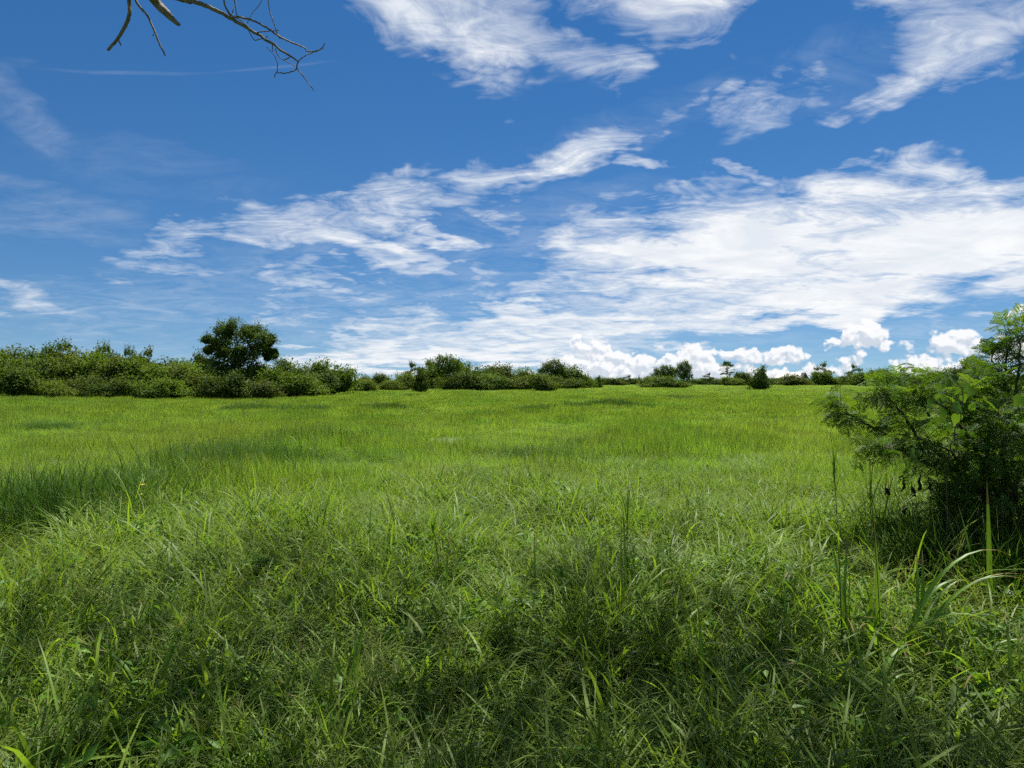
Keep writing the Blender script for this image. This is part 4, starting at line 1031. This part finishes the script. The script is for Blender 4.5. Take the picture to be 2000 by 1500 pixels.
        Fq = [(0, a, a+1), (0, a+1, a+2), (0, a+2, 1), (1, a+2, a+3), (1, a+3, 2), (2, a+3, a+4), (2, a+4, 3), (3, a+4, 4)]
        Fq += [tuple(reversed([x if x < nm else x+5 for x in f])) for f in Fq]
        mb = MB(); mb.add(V, Fq, r.uniform(0, 1)); return mb.build(name, mat, par)
    for px, py, sz in [(1858, 745, .10), (1838, 750, .09), (1872, 760, .12), (1880, 772, .11), (1848, 775, .10), (1862, 790, .12), (1830, 770, .08), (1895, 790, .11), (1870, 810, .12), (1885, 750, .09), (1855, 830, .10), (1900, 760, .10),
                       (1790, 880, .15), (1905, 915, .09), (1845, 800, .09), (1878, 840, .11), (1820, 780, .08), (1866, 735, .07), (1995, 775, .12), (1990, 810, .10), (1912, 830, .1), (1925, 870, .1)]:
        heart(B(px, py, -1.05+r.uniform(-.1, .1)), (r.normal(0, .6), r.normal(0, .3), -1), sz*.72*r.uniform(.85, 1.15))
    tag(vine, 'broad heart-shaped leaves of a vine climbing in the feathery bush', 'vine')
feathery_bush()

# ------------------------------------------------------------------ single plants standing out of the grass
def big_blade(root, r, base, head, ln, wd, lean, curl, mat, segs=12, name='leaf_blade', tone=None):
    mb = MB(); n = segs
    P = [np.array(base, float)]
    for i in range(n):
        tm = (i+.5)/n; th = lean + curl*tm**2.2
        P.append(P[-1] + np.array([math.sin(th)*math.cos(head), math.sin(th)*math.sin(head), math.cos(th)])*ln/n)
    V = []; s_ = np.array([-math.sin(head+.3), math.cos(head+.3), 0])
    for i, p in enumerate(P):
        t = i/n; w = wd*.5*min(1, .55+2*t)*(1-t**2.2)**.9 + .0006
        d_ = (P[min(i+1, n)]-P[max(i-1, 0)]); d_ /= np.linalg.norm(d_); u = np.cross(d_, s_)
        V += [p - s_*w + u*w*.35, p, p + s_*w + u*w*.35]
    Fq = [(3*i+a, 3*i+a+1, 3*i+a+4, 3*i+a+3) for i in range(n) for a in (0, 1)]
    tn = r.uniform(0, .7) if tone is None else tone
    col = np.tile([tn, min(1, tn+.45), tn], n+1)
    tip = r.randint(1, 3)*2; mb.add(V, Fq[:-tip], col); mb.add(V, Fq[-tip:], col, 1)      # withered tip
    return mb.build(name, [mat, MT['straw']], root)
def clump(px, py, label, specs, stems=(), seed=0, gy=None):
    """a clump of wide-bladed grass. specs: (heading deg, 0 = picture right, 90 = away; length, width, lean, curl, dx)"""
    r = RS(500+seed); x, y = ground_at(px, py)
    root = empty('grass_clump', (x, y, float(gz(x, y))))
    for hd, ln, wd, le, cu, dx in specs:
        ln *= 1.27; wd *= 1.2
        big_blade(root, r, (dx, r.uniform(-.05, .05), 0), math.radians(hd), ln, wd, le, cu, MT['big_blade'])
        big_blade(root, r, (dx+r.normal(0, .04), r.uniform(-.06, .06), 0), math.radians(hd+r.normal(0, 28)), ln*r.uniform(.7, 1.0), wd*r.uniform(.7, 1.0), le*1.2, cu*r.uniform(.8, 1.2), MT['big_blade'])
    for hd, ln, le in stems:
        mb = MB(); h = math.radians(hd); P, q = smooth_path([(0, 0, 0), (math.cos(h)*ln*le*.4, math.sin(h)*ln*le*.4, ln*.5), (math.cos(h)*ln*le, math.sin(h)*ln*le, ln)], [.0032, .0025, .0016], 6); tube(mb, P, q, 5)
        st = mb.build('stem', DARKSTEM, root)
        mb = MB(); e = np.array(P[-1]); n = 26
        pts = e + np.stack([r.normal(0, .006, n), r.normal(0, .006, n), r.uniform(-.28, .02, n)], 1); leaf_cloud(mb, r, pts, .022, np.tile([0, 0, .2], (n, 1)), .22); mb.build('seed_head', DARKSTEM, st)['kind'] = 'stuff'
        for q_ in range(6): big_blade(root, r, e-np.array([0, 0, r.uniform(.0, .22)]), r.uniform(0, 6.28), r.uniform(.16, .34), .011, r.uniform(.05, .3), r.uniform(.1, .6), MT['big_blade'], 8)
        for t in (.3, .55): 
            p = np.array(P[int(len(P)*t)]); big_blade(st, r, p, h+r.normal(0, 1.0), .3, .012, .4, 1.2, MT['big_blade'], 8)
    tag(root, label, 'grass clump', 'clumps of tall wide-bladed grass')
DARKSTEM = leaf_mat('dark_grass_stem', (.028, .050, .020), (.055, .085, .03), trans=.1, rough=.6, inst=False)
clump(1648, 1330, 'tall clump with one straight dark flower stem, left of the bush', [(100, .75, .024, .06, .5, 0), (80, .6, .02, .2, .8, .03), (200, .5, .018, .3, 1.4, -.03), (20, .55, .02, .25, 1.3, .05), (170, .62, .02, .1, 1.0, -.05), (300, .5, .02, .35, 1.6, 0), (60, .5, .018, .1, .3, .04)], [(160, 1.25, .04)], 1)
clump(1725, 1330, 'broad arching clump with pale bent blades before the bush', [(10, .95, .030, .30, 1.75, .05), (15, .75, .028, .2, 2.3, .1), (0, .8, .026, .5, 1.2, .1), (150, .7, .022, .4, .5, -.02), (75, .75, .03, .08, .2, -.03), (200, .55, .026, .3, 1.8, 0), (340, .6, .03, .3, 2.2, .05), (280, .55, .03, .25, 2.4, .02), (110, .6, .024, .15, .6, .02)], [(170, 1.15, .06)], 2)
clump(1925, 1240, 'upright clump with one long straight blade in front of the dark bush foot', [(60, .85, .034, .12, .3, 0), (30, .7, .026, .5, 1.6, .05), (340, .6, .024, .5, 1.2, .1), (120, .5, .02, .2, 1.0, -.05), (200, .5, .024, .45, 1.6, -.1), (20, .62, .03, .75, .2, .08)], (), 3)
clump(1960, 1440, 'clump with wide drooping blades at the lower right corner', [(200, .6, .026, .4, 1.5, 0), (170, .75, .022, .8, .4, 0), (300, .5, .026, .4, 1.9, -.05), (60, .5, .022, .2, 1.2, .05), (250, .5, .024, .3, 2.0, -.1), (10, .5, .02, .4, 1.4, .05)], (), 4)
clump(1225, 1250, 'slim upright clump with a tall dark stem near the middle', [(90, .7, .018, .05, .4, 0), (60, .5, .016, .2, 1.2, .02), (160, .5, .016, .3, 1.5, -.02), (10, .45, .015, .3, 1.4, .03)], [(80, .86, .08)], 5)
clump(870, 1235, 'small clump with one thin leaning stem, left of the middle', [(90, .55, .016, .1, .6, 0), (20, .45, .016, .3, 1.5, .02), (180, .5, .016, .3, 1.6, 0)], [(170, .75, .12)], 6)
clump(1370, 1470, 'clump with one upright yellow-green blade at the bottom edge', [(100, .62, .024, .05, .2, 0), (200, .5, .02, .4, 1.6, -.03), (20, .5, .02, .4, 1.5, .04), (300, .4, .02, .4, 1.8, 0)], (), 7)
clump(690, 1475, 'spreading clump of pointed blades at the bottom, left of the middle', [(100, .5, .018, .3, .8, 0), (30, .55, .02, .5, 1.2, .02), (160, .55, .02, .5, 1.2, 0), (220, .5, .02, .5, 1.6, 0), (320, .5, .02, .5, 1.6, 0), (75, .6, .016, .1, .5, 0)], (), 8)
clump(110, 1330, 'clump with one long arching blade near the lower left corner', [(10, .7, .020, .35, 1.9, 0), (170, .5, .016, .3, 1.4, 0), (60, .5, .018, .2, 1.0, 0), (320, .45, .018, .4, 1.6, .03), (100, .45, .016, .1, .7, -.02)], (), 9)
clump(1045, 1230, 'clump of bent grey-green blades in the middle foreground', [(20, .55, .018, .3, 1.8, 0), (350, .5, .018, .35, 1.6, .02), (160, .5, .018, .3, 1.7, -.02), (90, .55, .016, .1, .7, 0), (230, .45, .018, .3, 1.8, 0)], (), 10)

clump(1785, 1300, 'clump of bent bright blades just left of the dark bush foot', [(20, .6, .026, .3, 1.6, 0), (160, .55, .024, .3, 1.5, 0), (60, .6, .024, .15, 1.0, .03), (340, .5, .024, .4, 1.7, .03), (100, .5, .022, .2, 1.2, -.03), (220, .45, .024, .4, 1.6, 0)], (), 11)
clump(1860, 1360, 'low tangled clump of wide blades in the lower right', [(10, .55, .026, .5, 1.2, 0), (170, .55, .024, .5, 1.3, 0), (70, .5, .024, .3, 1.2, .03), (330, .5, .024, .5, 1.5, .03), (120, .5, .022, .3, 1.2, -.03), (240, .45, .024, .5, 1.6, 0)], (), 12)
clump(1680, 1450, 'clump of grey-green drooping blades low right of the middle', [(30, .55, .026, .3, 1.9, 0), (150, .5, .024, .3, 1.9, 0), (80, .5, .024, .1, 1.4, .03), (300, .45, .024, .4, 1.9, .03), (200, .5, .024, .3, 1.8, 0)], (), 13)
clump(1530, 1320, 'clump of short arching blades left of the tall dark stem', [(20, .5, .022, .3, 1.8, 0), (160, .5, .022, .3, 1.8, 0), (70, .5, .02, .1, 1.2, .03), (320, .42, .022, .4, 1.8, .03), (220, .42, .022, .4, 1.7, 0)], (), 14)
clump(300, 1440, 'clump of broad bent blades near the bottom left', [(20, .5, .022, .4, 1.6, 0), (160, .5, .022, .4, 1.6, 0), (80, .5, .022, .1, 1.2, .03), (320, .42, .022, .4, 1.8, .03), (220, .42, .022, .4, 1.7, 0)], (), 15)

# leaning thin stalks, yellow flowers, leafy weeds
def stalk(px, py, px2, py2, label, leafy=6, seed=0, r0=.0035):
    r = RS(600+seed); x, y = ground_at(px, py); z = float(gz(x, y)); root = empty('grass_stalk', (x, y, z))
    e = at(px2, py2, y) - Vector((x, y, z)); mb = MB()
    P, q = smooth_path([(0, 0, 0), (e.x*.4, e.y*.4, e.z*.5), tuple(e)], [r0, r0*.8, r0*.4], 6, r, .003); tube(mb, P, q, 5); mb.build('stem', DARKSTEM, root)
    for k in range(leafy):
        p = np.array(P[int(len(P)*r.uniform(.25, .9))]); big_blade(root, r, p, r.uniform(0, 6.28), r.uniform(.1, .25), .007, .3, .8, MT['big_blade'], 6)
    tag(root, label, 'grass stalk', 'single stalks standing above the grass')
stalk(85, 1120, 195, 1025, 'dark stalk leaning to the right near the left edge', 4, 1)
stalk(150, 1165, 240, 1065, 'darker leaning stalk below the first near the left edge', 6, 2, .005)
stalk(640, 1075, 655, 985, 'short stalk beside the dark little weed', 3, 3)
stalk(860, 1130, 848, 1045, 'thin upright dark stalk left of the middle', 2, 4)
stalk(1285, 1050, 1296, 940, 'thin stalk slightly leaning in the middle of the meadow', 4, 5)
stalk(1325, 1040, 1328, 930, 'pale thin stalk just right of the leaning one', 4, 6)
stalk(1700, 1090, 1690, 900, 'tall thin stalk left of the bush with a drooping head', 5, 7)
stalk(330, 1010, 345, 905, 'fine stalk above the dark band of grass at left', 3, 8)
YEL = plain_mat('yellow_petal', (.75, .46, .02), .6); PINK = plain_mat('reddish_shoot', (.30, .09, .05), .6)
def weed(px, py, label, hpx, tips=None, kind='leaf', seed=0, mat=None, nl=14, size=.045, cat='weed'):
    r = RS(700+seed); x, y = ground_at(px, py); z = float(gz(x, y)); root = empty('leafy_weed' if kind == 'leaf' else 'flowering_weed', (x, y, z)); k = y/F
    mat = mat or MT['herb']
    for t, (tx, ty) in enumerate(tips or [(px, py-hpx)]):
        e = np.array(at(tx, ty, y)) - np.array((x, y, z)); e[1] += r.uniform(-.06, .06)
        P, q = smooth_path([(0, 0, 0), (e[0]*.3, e[1]*.3, e[2]*.5), tuple(e)], [.004, .003, .0015], 6, r, .003)
        mb = MB(); tube(mb, P, q, 5); mb.build('stem', DARKSTEM, root)
        for j in range(nl):
            u = r.uniform(.3, 1); p = np.array(P[int((len(P)-1)*u)]); mb = MB()
            h = r.uniform(0, 6.28); d_ = np.array([math.cos(h), math.sin(h), r.uniform(-.1, .6)]); d_ /= np.linalg.norm(d_); s_ = np.cross(d_, [0, 0, 1.]); s_ /= np.linalg.norm(s_); l = size*r.uniform(.7, 1.3)
            V = [p, p+d_*l*.45+s_*l*.24+(0, 0, .006), p+d_*l-np.array([0, 0, l*.12]), p+d_*l*.45-s_*l*.24+(0, 0, .006), p+d_*l*.5]
            mb.add(V, [(0, 1, 4), (1, 2, 4), (2, 3, 4), (3, 0, 4)], r.uniform(0, 1)); mb.build('leaf', mat, root)
        if kind == 'flower':
            fl = MB(); c = np.array(P[-1])
            for j in range(6):
                h = j*1.047; d_ = np.array([math.cos(h), math.sin(h)*.8, .35]); s_ = np.array([-math.sin(h), math.cos(h), 0])
                fl.add([c, c+d_*.016+s_*.009, c+d_*.028, c+d_*.016-s_*.009], [(0, 1, 2, 3)])
            fl.build('flower', YEL, root)
    tag(root, label, cat)
weed(262, 1040, 'yellow flowered weed rising from the dark band of grass', 60, [(262, 996), (274, 967), (245, 983), (280, 947), (268, 1010)], 'flower', 1, nl=5, size=.03)
weed(640, 1080, 'small dark leafy weed standing left of the middle', 70, [(640, 1012), (625, 1022), (648, 1005)], seed=2, mat=leaf_mat('dark_weed_leaf', (.02, .045, .012), (.035, .075, .018), trans=.2, inst=False), nl=12, size=.06)
weed(925, 1080, 'weed with a reddish top shoot in mid meadow', 80, [(925, 992), (935, 1010)], seed=3, nl=9, size=.05)
weed(1395, 1060, 'yellowish leafy weed right of the middle of the meadow', 60, [(1392, 985), (1405, 995)], seed=4, nl=10, size=.07)
weed(960, 1330, 'pale round-leaved weed in the middle foreground', 60, [(958, 1268)], seed=5, nl=6, size=.05, mat=MT['big_blade'])
weed(60, 1130, 'light leafy weed at the left edge of the meadow', 60, [(70, 1062), (85, 1070), (50, 1075)], seed=6, nl=10, size=.07)
weed(300, 1110, 'leafy weed with a reddish leaf near the left edge', 60, [(325, 1050), (300, 1060)], seed=7, nl=9, size=.06)
weed(1850, 1190, 'round-leaved weed at the shaded foot of the feathery bush', 50, [(1870, 1155), (1845, 1165), (1830, 1190)], seed=8, nl=8, size=.075)

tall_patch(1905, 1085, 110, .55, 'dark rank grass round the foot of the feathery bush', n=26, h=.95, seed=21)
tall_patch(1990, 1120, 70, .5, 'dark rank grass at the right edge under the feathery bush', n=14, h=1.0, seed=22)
